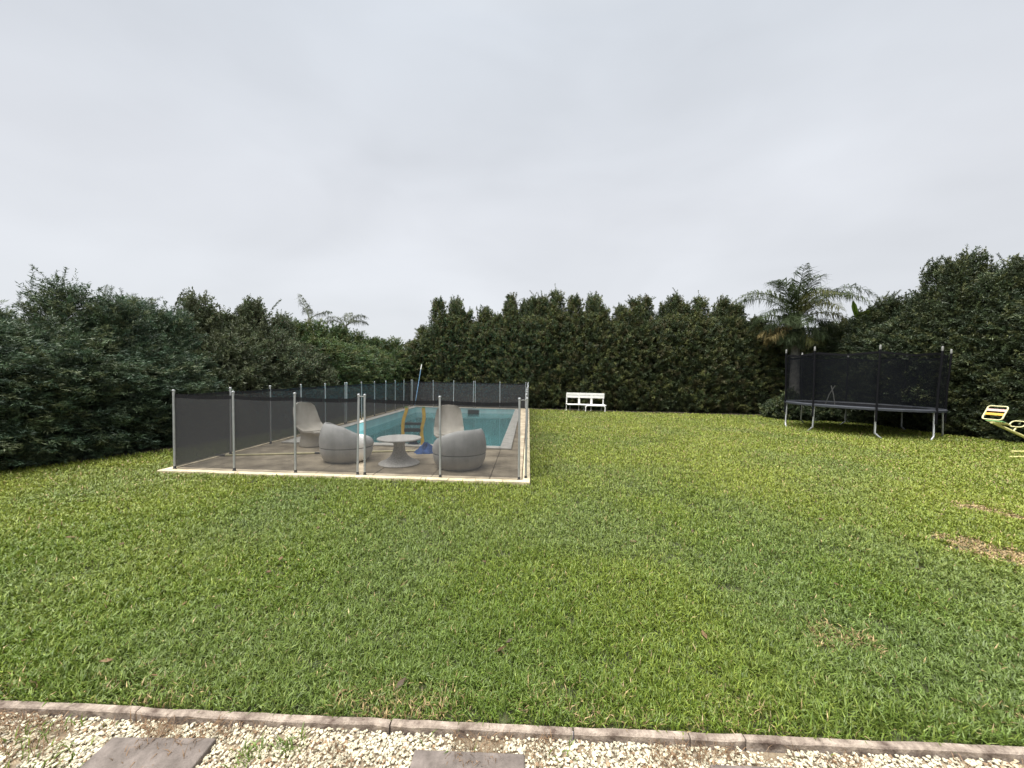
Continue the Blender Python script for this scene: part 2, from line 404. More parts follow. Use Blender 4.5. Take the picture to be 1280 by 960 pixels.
for cx in (-.245, .245): k.box((cx, -.006, -.03), (.03, .018, .166))
k.build("frame", M['greymetal'], sk)

# ------------------------------------------------------------------ pool fence in sections
FH = 1.20
def fence_section(label, a, b, us, skip_first=False):
    """a,b: (u,v) ends; us: fractions along where posts stand."""
    ax, ay, az = PL(*a, .03)
    root = thing("pool_fence", label, "fence", (ax, ay, az), group="mesh fence sections round the pool")
    A = Vector((ax, ay, az)); Bp = Vector(PL(*b, .03)); D = Bp - A
    for f in (us[1:] if skip_first else us):
        p = D * f
        k = MB(); tilt = Vector((random.uniform(-.014, .014), random.uniform(-.014, .014), 0))
        k.tube([p + Vector((0, 0, -.02)), p + tilt + Vector((0, 0, FH - .012))], .0165, 10)
        po = k.build("post", M['alu'], root, smooth=True)
        k = MB(); k.lathe([(.019, 0), (.021, .004), (.021, .02), (.014, .028)], p + tilt + Vector((0, 0, FH - .012)), 10)
        k.build("cap", M['alu'], po, smooth=True)
        k = MB(); k.lathe([(.026, 0), (.026, .012), (.020, .02), (.0185, .05)], p + Vector((0, 0, 0.001)), 10)
        k.build("base_collar", M['cap'], po, smooth=True)
    pts = []
    n_ = Vector((-D.y, D.x, 0)).normalized()
    for i in range(len(us) - 1):
        for q in range(6):
            f = us[i] + (us[i + 1] - us[i]) * q / 6
            pts.append((f, sin(pi * q / 6)))
    pts.append((us[-1], 0))
    def sheet(z0, z1, nz, off):
        P = []
        for r in range(nz + 1):
            row = []
            for f, s_ in pts:
                h = r / nz; z = z0 + (z1 - z0) * h
                row.append(D * f + n_ * (off + s_ * (.018 * sin(pi * (z / FH)) + .006 * sin(f * 41 + z * 7))) + Vector((0, 0, z - s_ * .018 * (z / FH))))
            P.append(row)
        return P
    k = MB(); k.grid(sheet(.035, FH - .105, 5, 0)); k.build("mesh_panel", M['screen'], root, smooth=True)
    k = MB(); k.grid(sheet(FH - .105, FH - .05, 1, 0)); k.build("top_band", M['hem'], root)
    return root
def front_u(px):
    k = (px - 640) / F_PX; return (5.12 + k * 5.94) / (1 + .038 * k)
fu = [front_u(p) for p in (217, 292, 369, 447)]; fu2 = [front_u(p) for p in (456, 551, 650)]
def fr(L): return [(x - L[0]) / (L[-1] - L[0]) for x in L]
fence_section("front left fence section, dark mesh, in front of the left tub chair", (fu[0], 0), (fu[-1], 0), fr(fu))
fence_section("front right fence section, dark mesh, in front of the table and right tub chair", (fu2[0], 0), (fu2[-1], 0), fr(fu2))
SP = 1.10
fence_section("near left side fence section running back from the front corner post", (fu[0], .02), (fu[0], 5.52), [k / 5 for k in range(6)], skip_first=True)
fence_section("far left side fence section beyond the double post, reaching the back corner", (fu[0], 5.62), (fu[0], V1 - .08), [k / 6 for k in range(7)])
ur = U1 + .085
fence_section("near right side fence section, edge on beside the open lawn", (ur, .08), (ur, 5.9), [k / 5 for k in range(6)])
fence_section("far right side fence section, edge on, ending at the back corner", (ur, 6.0), (ur, V1 - .08), [k / 5 for k in range(6)])
bl = [0.03, 1.0, 1.93, 2.84]; bl2 = [2.93, 4.06, 5.22]
fence_section("back left fence section across the far pool end, by the leaning pole", (bl[0], V1), (bl[-1], V1), fr(bl))
fence_section("back right fence section across the far pool end, nearest the bench", (bl2[0], V1), (bl2[-1], V1), fr(bl2))
def latch(a, b, label):
    A = Vector(PL(*a, .03 + FH - .025)); Bv = Vector(PL(*b, .03 + FH - .025))
    k = MB(); mid = (A + Bv) / 2
    k.tube([Vector((0, 0, 0)) + (A - A), (mid - A) + Vector((0, 0, .006)), Bv - A], .007, 8)
    o = k.build("fence_latch", M['greymetal'], smooth=True); o.location = A
    tag(o, label, "latch", "hooks joining two fence sections")
latch((fu[-1], 0), (fu2[0], 0), "metal hook bridging the double post in the middle of the front fence")
latch((fu2[-1], 0), (ur, .08), "metal hook at the front right corner of the pool fence")
latch((bl[-1], V1), (bl2[0], V1), "metal hook bridging the double post of the back fence")

# ------------------------------------------------------------------ poolside furniture
def DZ(x): return gz(x) + .031
def tub_chair(label, x, y, back_az, z_hi, z_lo, s=1.0):
    root = thing("tub_chair", label, "chair", (x, y, DZ(x)), 0, "pale tub chairs on the pool deck")
    seg = 48
    def ring(k): return 2 * pi * k / seg
    prof = [(.31, 0), (.345, .02), (.395, .10), (.425, .20), (.437, .30)]
    V = []; 
    up = [(.441, .36), (.446, .48), (.440, .62), (.425, .76), (.398, .89), (.372, .965), (.352, .995)]
    inn = [(.335, .985), (.325, .93), (.335, .75)]
    P = []
    for r, z in [(.30, .0)] + prof[1:] + [(.4365, .345)]:
        P.append([(r * s * cos(ring(k)), r * s * .95 * sin(ring(k)), z * .72 * s) for k in range(seg + 1)])
    k_ = MB(); k_.grid(P); k_.build("base_shell", M['shell'], root, smooth=True)
    k_ = MB()
    k_.grid([[(r * s * cos(ring(k)), r * s * .95 * sin(ring(k)), z * .72 * s) for k in range(seg + 1)] for r, z in ((.4365, .345), (.425, .35), (.425, .357), (.4405, .362))])
    k_.build("seam", M['seam'], root)
    P = []
    def rim(k):
        c = .5 + .5 * cos(ring(k) - back_az); c = c * c * (3 - 2 * c); return z_lo + (z_hi - z_lo) * c
    z0 = .362 * .72 * s
    for r, f in up + inn:
        ff = (f - .36) / (.995 - .36)
        P.append([(r * s * cos(ring(k)), r * s * .95 * sin(ring(k)), z0 + (rim(k) - z0) * ff) for k in range(seg + 1)])
    P.append([(.33 * s * cos(ring(k)), .31 * s * sin(ring(k)), .33) for k in range(seg + 1)])
    k_ = MB(); k_.grid(P); k_.build("upper_shell", M['shell'], root, smooth=True)
    k_ = MB(); k_.lathe([(.325 * s, .325), (.325 * s, .332), (.26 * s, .352), (.001, .358)], (0, 0, 0), 32); k_.build("seat", M['shell'], root, smooth=True)
    for q in range(4):
        a = pi / 4 + q * pi / 2
        k_ = MB(); k_.lathe([(.03, -.0), (.03, .02)], (.24 * cos(a), .24 * sin(a), -.018 + .016), 10); k_.build("foot", M['cap'], root)
    return root
g = ground(430, 579); tub_chair("white left tub chair behind the fence, back high on its left side", g[0], g[1] + .12, radians(218), .665, .40)
g = ground(573, 588); tub_chair("grey white right tub chair next to the table, back high on its right side", g[0], g[1] + .12, radians(-38), .655, .47)

def high_chair(label, x, y, face_az, m=None):
    root = thing("high_back_chair", label, "chair", (x, y, DZ(x)), face_az, "pale high back chairs on the pool deck")
    path = [(-.34, .885), (-.325, .80), (-.295, .68), (-.255, .56), (-.21, .46), (-.15, .385), (-.06, .335), (.06, .315), (.18, .32), (.28, .325), (.33, .305)]
    wid = [.17, .245, .275, .29, .30, .305, .305, .30, .29, .27, .25]
    def sheet(off):
        P = []
        for i, ((f, z), w) in enumerate(zip(path, wid)):
            row = []
            for j in range(13):
                a = -1 + j / 6
                curl = .10 * a * a * (1 if i < 5 else max(0.25, 1 - (i - 5) * .3))
                back = i < 5
                row.append((f + (curl if back else curl * .3) - (off if back else 0), w * a, z + (0 if back else curl * .8) - (0 if back else off) - (0.02 * a * a if i == 0 else 0)))
            P.append(row)
        return P
    A, Bs = sheet(0), sheet(.03)
    k = MB(); k.grid(A); k.grid([r[::-1] for r in Bs])
    k.grid([A[0], Bs[0]]); k.grid([A[-1][::-1], Bs[-1][::-1]])
    k.grid([[r[0] for r in A], [r[0] for r in Bs]]); k.grid([[r[-1] for r in Bs], [r[-1] for r in A]])
    k.build("seat_shell", m or M['shell_tan'], root, smooth=True)
    k = MB()
    k.lathe([(.25, 0), (.255, .02), (.235, .12), (.22, .20), (.235, .27), (.27, .33)], (-.0, 0, 0.012), 32)
    k.build("pedestal", m or M['shell_tan'], root, smooth=True)
    k = MB(); k.lathe([(.20, 0), (.20, .013)], (0, 0, 0), 24); k.build("foot_ring", M['cap'], root)
    return root
p = at(391, 556, 8.05); high_chair("beige high back chair at the left of the deck, behind the left tub chair", p[0], p[1], radians(-22))
p = at(561, 560, 7.95); high_chair("beige high back chair behind the right tub chair, before the pool", p[0], p[1], radians(-80))

p = ground(499, 581.5); tb = thing("pedestal_table", "round pale pedestal table with flared foot between the tub chairs", "table", (p[0], p[1], DZ(p[0])))
k = MB(); k.lathe([(.345, .410), (.362, .416), (.366, .428), (.360, .440), (.335, .444)], (0, 0, 0), 48); k.build("table_top", M['terrazzo'], tb, smooth=True)
k = MB(); k.lathe([(.335, 0), (.34, .012), (.315, .03), (.24, .06), (.165, .11), (.115, .18), (.095, .25), (.093, .32), (.11, .39), (.135, .4095)], (0, 0, 0), 40); k.build("pedestal", M['terrazzo'], tb, smooth=True)

# yellow step ladder
pr = at(527, 559, 8.2); zr_ = DZ(pr[0])
ld = thing("step_ladder", "yellow two rail ladder with dark steps at the pool edge", "ladder", (pr[0] - .2, 8.2, zr_))
for s_, top, bot in ((-1, -.155, -.245), (1, .22, .20)):
    k = MB(); n = 14; L = []; Rr = []
    for i in range(n + 1):
        f = i / n; x = bot + (top - bot) * f + .018 * sin(f * 9 + s_); y = -.02 + .10 * f; z = .80 * f
        L.append(((x - .034, y, z), (x + .034, y, z), (x + .034, y + .03, z), (x - .034, y + .03, z)))
    for i in range(n):
        k.box8(list(L[i]) + list(L[i + 1]))
    rail = k.build("rail", M['yellow'], ld)
    k = MB(); k.box((top, .095, .815), (.06, .028, .026)); k.build("tip", M['green'], rail)
for z, hh in ((.17, .06), (.34, .07), (.47, .05)):
    f = z / .8; xl = -.245 + .09 * f; xr = .20 + .02 * f
    k = MB(); k.box(((xl + xr) / 2, .01 + .1 * f, z), (xr - xl - .07, .09, hh)); k.build("step", M['teal'], ld)
def heap(name, label, cat, x, y, rx, ry, h, m, seed):
    n, kk = 28, 10; r_ = random.Random(seed); ph = [r_.uniform(0, 6) for _ in range(8)]
    P = []
    for i in range(kk + 1):
        f = i / kk; row = []
        for j in range(n + 1):
            a = 2 * pi * (j % n) / n
            w = 1 + .14 * sin(3 * a + ph[0]) + .1 * sin(7 * a + ph[1]) * f
            z = h * (1 - f ** 1.6) * (1 + .3 * sin(4 * a + ph[2] + 5 * f) + .25 * sin(9 * a + ph[3] - 7 * f) * f) + .004
            row.append((rx * f * w * cos(a), ry * f * w * sin(a), max(z, .003)))
        P.append(row)
    k = MB(); k.grid(P); o = k.build(name, m); o.location = (x, y, DZ(x)); tag(o, label, cat); return o
p = ground(528, 569); heap("blue_cloth", "crumpled blue cloth lying on the deck beside the ladder", "cloth", p[0] + .05, p[1] + .1, .24, .16, .16, M['blue'], 3)
p = ground(519, 558); heap("folded_cover", "small dark blue bundle under the ladder steps", "bundle", p[0] - .02, p[1] - .05, .13, .11, .12, mat("navy_cloth", (.02, .035, .09), .8, .3, 9), 5)
# cleaning pole lying on the deck
a = ground(276, 572.5); b = ground(527, 566.0)
pl = thing("pool_pole", "long pale pole lying across the deck behind the table", "pole", (a[0], a[1], DZ(a[0])))
dv = Vector((b[0] - a[0], b[1] - a[1], DZ(b[0]) - DZ(a[0])))
k = MB(); k.tube([(0, 0, .016), tuple(dv + Vector((0, 0, .016)))], .015, 10); k.build("tube", M['cream'], pl, smooth=True)
k = MB(); k.tube([tuple(-dv * .025 + Vector((0, 0, .018))), tuple(dv * .02 + Vector((0, 0, .018)))], .018, 10); k.build("grip", M['cap'], pl, smooth=True)
k = MB(); k.tube([tuple(dv * .44 + Vector((0, 0, .0175))), tuple(dv * .465 + Vector((0, 0, .0175)))], .0172, 10); k.build("collar", M['cap'], pl, smooth=True)
# pole leaning on the back corner
b0 = Vector(PL(.22, V1 - .28, .032)); tp = Vector(at(527, 455.5, b0.y + .45))
ps = thing("leaning_pole", "thin blue pole with white top leaning in the back left fence corner", "pole", b0)
dv = tp - b0
k = MB(); k.tube([(0, 0, .0), tuple(dv * .88)], .016, 8); k.build("shaft", M['bluepole'], ps, smooth=True)
k = MB(); k.tube([tuple(dv * .88), tuple(dv)], .02, 8); k.build("end_piece", M['white'], ps, smooth=True)

# ------------------------------------------------------------------ white bench by the back hedge
dr, df = 17.75, 17.2
def bx(px, d): return (px - 640) / F_PX * d
bx0, bx1 = bx(707.8, dr), bx(755.2, dr)
gb = gz((bx0 + bx1) / 2)
bn = thing("garden_bench", "white slatted bench with bent tube leg in front of the back hedge", "bench", ((bx0 + bx1) / 2, dr, gb))
bn.rotation_euler = (0, radians(0.9), 0)
W = (bx1 - bx0) / 2
for z in (.765, .645): 
    k = MB(); k.box((0, -.03, z), (2 * W, .028, .105 if z > .7 else .11)); k.build("backrest_slat", M['white'], bn, bevel=.006)
for fx, w_, foot in ((-.975, .05, 1), (-.32, .09, 1), (.33, .10, 1), (.95, .05, 0)):
    k = MB(); k.box((fx * W, 0, .52), (w_, .03, .50)); k.build("upright", M['white'], bn, bevel=.004)
    if foot:
        k = MB(); k.tube([(fx * W, .02, .27), (fx * W, .02, .03)], .018, 8); lg = k.build("rear_leg", M['white'], bn, smooth=True)
        k = MB(); k.lathe([(.055, 0), (.05, .02), (.02, .045)], (fx * W, .02, 0), 12); k.build("foot", M['white'], lg, smooth=True)
for q in range(3):
    k = MB(); k.box((0, -.08 - q * .17, .305), (2 * W, .14, .03)); k.build("seat_slat", M['white'], bn, bevel=.005)
def arch(x0, x1, y, h, r, m, rad=.022, splay=0.0):
    pts = [(x0, y - splay, 0)]; pts += [(x0 + r - r * cos(a), y, h - r + r * sin(a)) for a in (0, .4, .8, 1.2, pi / 2)]
    pts += [(x1 - r + r * sin(a), y, h - r + r * cos(a)) for a in (0, .4, .8, 1.2, pi / 2)]; pts += [(x1, y - splay, 0)]
    k = MB(); k.tube(pts, rad, 8); return k
xa, xb = bx(732.5, df) - (bx0 + bx1) / 2, bx(756.8, df) - (bx0 + bx1) / 2
arch(xa, xb, df - dr, .286, .09, None, .026).build("tube_leg", M['white'], bn, smooth=True)
for xx, x2 in ((bx(713, 17.5), bx(713, 17.5)), (bx(732, 17.5), bx(729, 17.5)), (bx(752.5, 17.5), bx(752.5, 17.5))):
    k = MB(); k.tube([(xx - (bx0 + bx1) / 2, -.2, .285), (x2 - (bx0 + bx1) / 2, -.2, 0)], .022, 8); k.build("leg", M['greymetal'], bn, smooth=True)

# ------------------------------------------------------------------ trampoline
TC = np.array([11.18, 12.68]); TR = 1.9; FZ = .82; PH = 2.62
tg = gz(TC[0])
tr = thing("trampoline", "round trampoline with tall black safety net on the right of the lawn", "trampoline", (TC[0], TC[1], tg))
tr.rotation_euler = (0, radians(1.3), 0)
def circ(px, near):
    k = (px - 640) / F_PX; aa = k * k + 1; bb = -2 * (k * TC[0] + TC[1]); cc = TC @ TC - TR * TR
    dd = max(bb * bb - 4 * aa * cc, 0.0); y = (-bb + (-1 if near else 1) * math.sqrt(dd)) / (2 * aa)
    return math.atan2(y - TC[1], k * y - TC[0])
def cp_(a, r, z): return (r * cos(a), r * sin(a), z)
k = MB(); k.tube([cp_(2 * pi * q / 64, TR, FZ) for q in range(64)], .025, 8, closed=True); k.build("frame_ring", M['galv'], tr, smooth=True)
k = MB(); n = 72
k.grid([[cp_(2 * pi * q / n, r, z) for q in range(n + 1)] for r, z in ((TR + .06, FZ - .035), (TR + .062, FZ + .02), (TR + .02, FZ + .045), (TR - .26, FZ + .03), (TR - .27, FZ + .012))])
k.build("spring_pad", M['pad'], tr, smooth=True)
k = MB(); k.lathe([(TR - .22, FZ - .004), (TR - .22, FZ)], (0, 0, 0), 72); k.build("jumping_mat", M['black'], tr)
pairs = [((984, 1), (1018, 1)), ((1095, 1), (1168, 1)), ((1179, 0), (1128, 0)), ((1058, 0), (1003, 0))]
angs = []
for (p0, n0), (p1, n1_) in pairs:
    a0, a1 = circ(p0, n0), circ(p1, n1_)
    while a1 < a0: a1 += 2 * pi
    if a1 - a0 > pi: a0, a1 = a1, a0 + 2 * pi
    angs += [a0, a1]
    k = MB(); pts = [cp_(a0, TR, FZ), cp_(a0, TR + .02, .14)]
    for f in (.02, .06, .13): pts.append(cp_(a0 + (a1 - a0) * f, TR + .03, .14 - .175 * min(1, f * 9)))
    for f in (.25, .5, .75): pts.append(cp_(a0 + (a1 - a0) * f, TR + .03, -.035))
    for f in (.87, .94, .98): pts.append(cp_(a0 + (a1 - a0) * f, TR + .03, .14 - .175 * min(1, (1 - f) * 9)))
    pts += [cp_(a1, TR + .02, .14), cp_(a1, TR, FZ)]
    k.tube(pts, .024, 10); k.build("leg", M['galv'], tr, smooth=True)
    for a_ in (a0, a1):
        k = MB(); lean = .05
        k.tube([cp_(a_, TR + .055, FZ - .35), cp_(a_, TR + .06, FZ + .6), cp_(a_, TR + .05 + lean, PH - .25), cp_(a_, TR + .05 + lean, PH - .13)], .026, 10)
        po = k.build("net_pole", M['black'], tr, smooth=True)
        k = MB(); k.lathe([(.022, 0), (.024, .01), (.024, .11), (.016, .13)], cp_(a_, TR + .05 + lean, PH - .13), 10); k.build("cap", M['greymetal'], po, smooth=True)
k = MB(); n = 96; hz = [FZ + .02, FZ + .25, FZ + .6, FZ + 1.0, FZ + 1.35, PH - .17]
angs_s = sorted(a % (2 * pi) for a in angs)
def netz(a, z):
    a %= 2 * pi; d = min(min(abs(a - b), 2 * pi - abs(a - b)) for b in angs_s)
    return z - (.10 * min(1, d / .35) * ((z - FZ) / (PH - FZ)) ** 3)
k.grid([[cp_(2 * pi * q / n, TR + .01 - .02 * sin(8 * pi * q / n), netz(2 * pi * q / n, z)) for q in range(n + 1)] for z in hz])
k.build("safety_net", M['net'], tr, smooth=True)
k = MB(); k.grid([[cp_(2 * pi * q / n, TR + .012 - .02 * sin(8 * pi * q / n), netz(2 * pi * q / n, z)) for q in range(n + 1)] for z in (PH - .23, PH - .165)])
k.build("net_hem", M['black'], tr, smooth=True)
a_in = circ(1037, 1)
for da, lean in ((-.05, .05), (.03, -.02)):
    k = MB(); k.tube([cp_(a_in + da * 1.6, TR - .1, FZ + .06), cp_(a_in + da + lean * .3, TR - .1, FZ + .35), cp_(a_in + lean * .8, TR - .1, FZ + .62)], .012, 6)
    k.build("entrance_tie", M['greymetal'], tr, smooth=True)
a_b = circ(1017, 1); k = MB(); k.lathe([(.033, 0), (.033, .05)], cp_(a_b, TR + .01, FZ - .12), 10); k.build("blue_clamp", M['bluecap'], tr)

# ------------------------------------------------------------------ seesaw at the right edge
S0 = Vector(at(1245, 530, 8.7)); dirx = Vector((1.0, .10, 0)).normalized(); gs = gz(11.3)
piv = S0 + dirx * 1.36; piv.z = gs + .19
ss = thing("seesaw", "pale yellow metal seesaw with slatted seat raised beside the right hedge", "seesaw", (piv.x, piv.y, gs))
def sl_(p): return Vector(p) - Vector((piv.x, piv.y, gs))
bdir = (piv - S0).normalized(); side = Vector((-dirx.y, dirx.x, 0)); upn = side.cross(bdir) * -1
if upn.z < 0: upn = -upn
P0 = sl_(S0); Pp = sl_(piv)
k = MB(); k.tube([P0 - bdir * .12, Pp, Pp + bdir * .34], .030, 10); k.build("beam", M['seesaw'], ss, smooth=True)
def rrect(c, ax, ay, w, h, r):
    pts = []
    for cx, cy, a0 in ((w - r, h - r, 0), (-w + r, h - r, pi / 2), (-w + r, -h + r, pi), (w - r, -h + r, 1.5 * pi)):
        for q in range(5):
            a = a0 + q * pi / 8; pts.append(c + ax * (cx + r * cos(a)) + ay * (cy + r * sin(a)))
    return pts
def seat_end(P, bd, nm):
    up_ = upn; bk = (up_ + bd * .16).normalized()
    c = P - bd * .06 + up_ * .05
    cb = c - bd * .09 + bk * .17
    k = MB(); k.tube(rrect(cb, side, bk, .168, .17, .05), .014, 8, closed=True); fr_ = k.build("backrest_frame", M['cream'], ss, smooth=True)
    for off, m_ in ((.070, 'pink'), (-.03, 'orange')):
        k = MB(); k.bar(cb - side * .156 + bk * off, cb + side * .156 + bk * off, .054, .014, up=tuple(bd)); k.build("backrest_slat", M[m_], ss)
    for q in range(3):
        s_c = c + bd * (.02 + q * .085)
        k = MB(); k.bar(s_c - side * .15, s_c + side * .15, .066, .014, up=tuple(up_)); k.build("seat_slat", M['palegreen'] if q == 0 else M['seesaw'], ss)
    for sgn in (-1, 1):
        k = MB(); k.tube([P + side * sgn * .02, c + side * sgn * .12 - up_ * .012, c + side * sgn * .12 + bd * .2 - up_ * .012], .012, 8); k.build("seat_bracket", M['seesaw'], ss, smooth=True)
    h = P + bd * .52 + up_ * .20
    k = MB(); k.tube(rrect(h, side, (up_ * .75 + bd * .3).normalized(), .12, .085, .07), .012, 8, closed=True); k.build("handlebar", M['cream'], ss, smooth=True)
    k = MB(); k.tube([P + bd * .48, h - up_ * .07], .014, 8); k.build("handle_stem", M['cream'], ss, smooth=True)
seat_end(P0, bdir, 0)
k = MB(); k.tube([Pp - side * .28 + Vector((0, 0, -.17)) - dirx * .1, Pp - side * .12, Pp + side * .12, Pp + side * .28 + Vector((0, 0, -.17)) - dirx * .1], .022, 8); k.build("pivot_stand", M['seesaw'], ss, smooth=True)
for sg in (-1, 1):
    k = MB(); k.tube([Pp + side * .28 * sg - dirx * (1.42 if sg < 0 else .5) + Vector((0, 0, -.150)), Pp + side * .28 * sg + dirx * .6 + Vector((0, 0, -.165))], .024, 8); k.build("ground_rail", M['seesaw'], ss, smooth=True)

# ------------------------------------------------------------------ edging boards, pavers, gravel
def edging_pts(px): 
    x = (px - 640) / F_PX * 1.77
    for _ in range(4): x = (px - 640) / F_PX * edge_y(x)
    return x
ejoint = [-330, 173, 492, 722, 868, 938, 1610]
elabel = ["leftmost edging board in front of the left paver, between grass and gravel", "edging board right of the left paver, with weathered pinkish top", "edging board running past the middle paver",
          "edging board in the middle right of the row, right of the middle paver", "shortest edging board of the row", "rightmost long edging board ending at the right picture edge"]
for i in range(6):
    xa, xb = edging_pts(ejoint[i]) + .003, edging_pts(ejoint[i + 1]) - .003
    x_, L = (xa + xb) / 2, xb - xa
    k = MB(); n = max(3, int(L / .08)); rows = []
    for q in range(n + 1):
        x = xa + L * q / n - x_; w = .038 + random.uniform(-.002, .002); zt = .026 + random.uniform(-.003, .003)
        yy = random.uniform(-.0015, .0015)
        rows.append([(x, -w + yy, -.08), (x, -w + yy, zt - .006), (x, -w + .006 + yy, zt), (x, -.006 + yy, zt), (x, yy, zt - .006), (x, yy, -.08)])
    k.grid(rows); k.f.append((0, 1, 2, 3, 4, 5)); e = len(k.v) - 6; k.f.append(tuple(e + q for q in (5, 4, 3, 2, 1, 0)))
    o = k.build("edging_board", M['edging']); o.location = (x_, edge_y(x_) + random.uniform(-.003, .003), gz(x_)); o.rotation_euler = (0, radians(random.uniform(-.1, .1)) - SLOPE, math.atan(-.0277) + radians(random.uniform(-.12, .12)))
    tag(o, elabel[i], "edging board", "edging boards between lawn and gravel")
def paver(label, c, size, rz):
    k = MB(); k.box((0, 0, 0), (*size, .05)); o = k.build("stepping_stone", M['paver'], bevel=.006)
    o.location = (c[0], c[1], gz(c[0]) - .010); o.rotation_euler = (0, 0, rz); tag(o, label, "paving slab", "stepping stones in the gravel"); return o
gA = ground(209, 921) * .99; gB = ground(585, 938.5) * .99; gC = ground(950, 957) * .99
pav = [(gA[0] - .01, gA[1] - .22, .44, .44), (gB[0], gB[1] - .22, .46, .44), (gC[0] + .02, gC[1] - .22, .46, .44)]
for (x, y, w_, h_), lb, rz in zip(pav, ("left grey stepping stone, showing the most of its top", "middle grey stepping stone cut by the bottom of the picture", "right grey stepping stone with just its top edge in view"), (.0, -.03, -.03)):
    paver(lb, (x, y), (w_, h_), rz)
# pebbles
def ico():
    t_ = (1 + 5 ** .5) / 2
    v = np.array([(-1, t_, 0), (1, t_, 0), (-1, -t_, 0), (1, -t_, 0), (0, -1, t_), (0, 1, t_), (0, -1, -t_), (0, 1, -t_), (t_, 0, -1), (t_, 0, 1), (-t_, 0, -1), (-t_, 0, 1)]) / math.sqrt(1 + t_ * t_)
    f = np.array([(0, 11, 5), (0, 5, 1), (0, 1, 7), (0, 7, 10), (0, 10, 11), (1, 5, 9), (5, 11, 4), (11, 10, 2), (10, 7, 6), (7, 1, 8), (3, 9, 4), (3, 4, 2), (3, 2, 6), (3, 6, 8), (3, 8, 9), (4, 9, 5), (2, 4, 11), (6, 2, 10), (8, 6, 7), (9, 8, 1)])
    return v, f
iv, if_ = ico()
N = 82000
x = rng.uniform(-3.3, 3.3, N); y = rng.uniform(.75, 1.76, N)
keep = y < edge_y(x) - .042
for (px_, py_, w_, h_) in pav:
    keep &= ~((np.abs(x - px_) < w_ / 2 + .002) & (np.abs(y - py_) < h_ / 2 + .002))
dens = vnoise(x, y, .16)
near_e = np.clip(1 - (edge_y(x) - .05 - y) / .16, 0, 1)
keep &= ~((dens < .07 + .33 * near_e * vnoise(x + 9, y, .3)) & (rng.random(N) < .85))
x, y = x[keep], y[keep]; N = len(x)
rad = rng.uniform(.0030, .0082, N) * rng.uniform(.8, 1.12, N)
S = np.stack([rad * rng.uniform(.9, 1.5, N), rad * rng.uniform(.8, 1.2, N), rad * rng.uniform(.5, .9, N)], 1)
jit = 1 + rng.uniform(-.30, .30, (N, 12, 1))
P = iv[None] * jit * S[:, None, :]
a = rng.uniform(0, 2 * pi, N); tl = rng.normal(0, .35, N)
c_a, s_a = np.cos(a)[:, None], np.sin(a)[:, None]; ct, st = np.cos(tl)[:, None], np.sin(tl)[:, None]
Y2 = P[..., 1] * ct - P[..., 2] * st; Z2 = P[..., 1] * st + P[..., 2] * ct
Q = np.stack([P[..., 0] * c_a - Y2 * s_a, P[..., 0] * s_a + Y2 * c_a, Z2], -1)
zc = gza(x) - .012 + rad * .4 + rng.uniform(0, .011, N)
Q += np.stack([x, y, zc], 1)[:, None, :]
tone = rng.uniform(.55, 1.10, N)[:, None]
basec = np.array([.62, .565, .42])[None] * tone
br = rng.random(N) < .07; basec[br] = np.array([.30, .2, .12]) * rng.uniform(.6, 1.2, (br.sum(), 1))
gr = rng.random(N) < .10; basec[gr] *= np.array([.8, .8, .88])
stain = np.clip((vnoise(x + 3, y + 8, .45) - .58) * 4, 0, 1)[:, None] * .6
basec = basec * (1 - stain) + basec * np.array([.62, .44, .30]) * stain
col = np.repeat(basec, 12, 0)
Fc = (if_[None] + (np.arange(N) * 12)[:, None, None]).reshape(-1, 3)
go = np_mesh("gravel", Q.reshape(-1, 3), Fc, M['pebble'], col)
tag(go, "pale cream gravel around the stepping stones", "gravel", kind="stuff")

# ------------------------------------------------------------------ grass
def in_deck(x, y, mrg):
    # invert pool frame
    dx, dy = x - PO[0], y - PO[1]; det = PU[0] * PV[1] - PU[1] * PV[0]
    u = (dx * PV[1] - dy * PV[0]) / det; v = (PU[0] * dy - PU[1] * dx) / det
    return (u > -CM - mrg) & (u < U1 + CM + mrg) & (v > -CM - mrg) & (v < V1 + CM + mrg)
def patch_mask(x, y):                                 # worn straw-coloured patches on the right
    m_ = np.zeros_like(x)
    for (px_, py_), (pxb, pyb), wd, st in (((1212, 634), (1240, 640), .13, .8), ((1222, 686), (1330, 714), .17, .95), ((1030, 796), (1060, 799), .08, .25)):
        A_ = ground(px_, py_)[:2]; B_ = ground(pxb, pyb)[:2]; AB = B_ - A_
        tt = np.clip(((x - A_[0]) * AB[0] + (y - A_[1]) * AB[1]) / (AB @ AB), 0, 1)
        d = np.hypot(x - A_[0] - AB[0] * tt, y - A_[1] - AB[1] * tt) + (vnoise(x, y, .10) - .5) * .30 + (vnoise(x + 3, y, .035) - .5) * .12
        m_ = np.maximum(m_, st * np.clip((1.9 - d / wd) / 1.3, 0, 1) ** 1.4)
    return m_
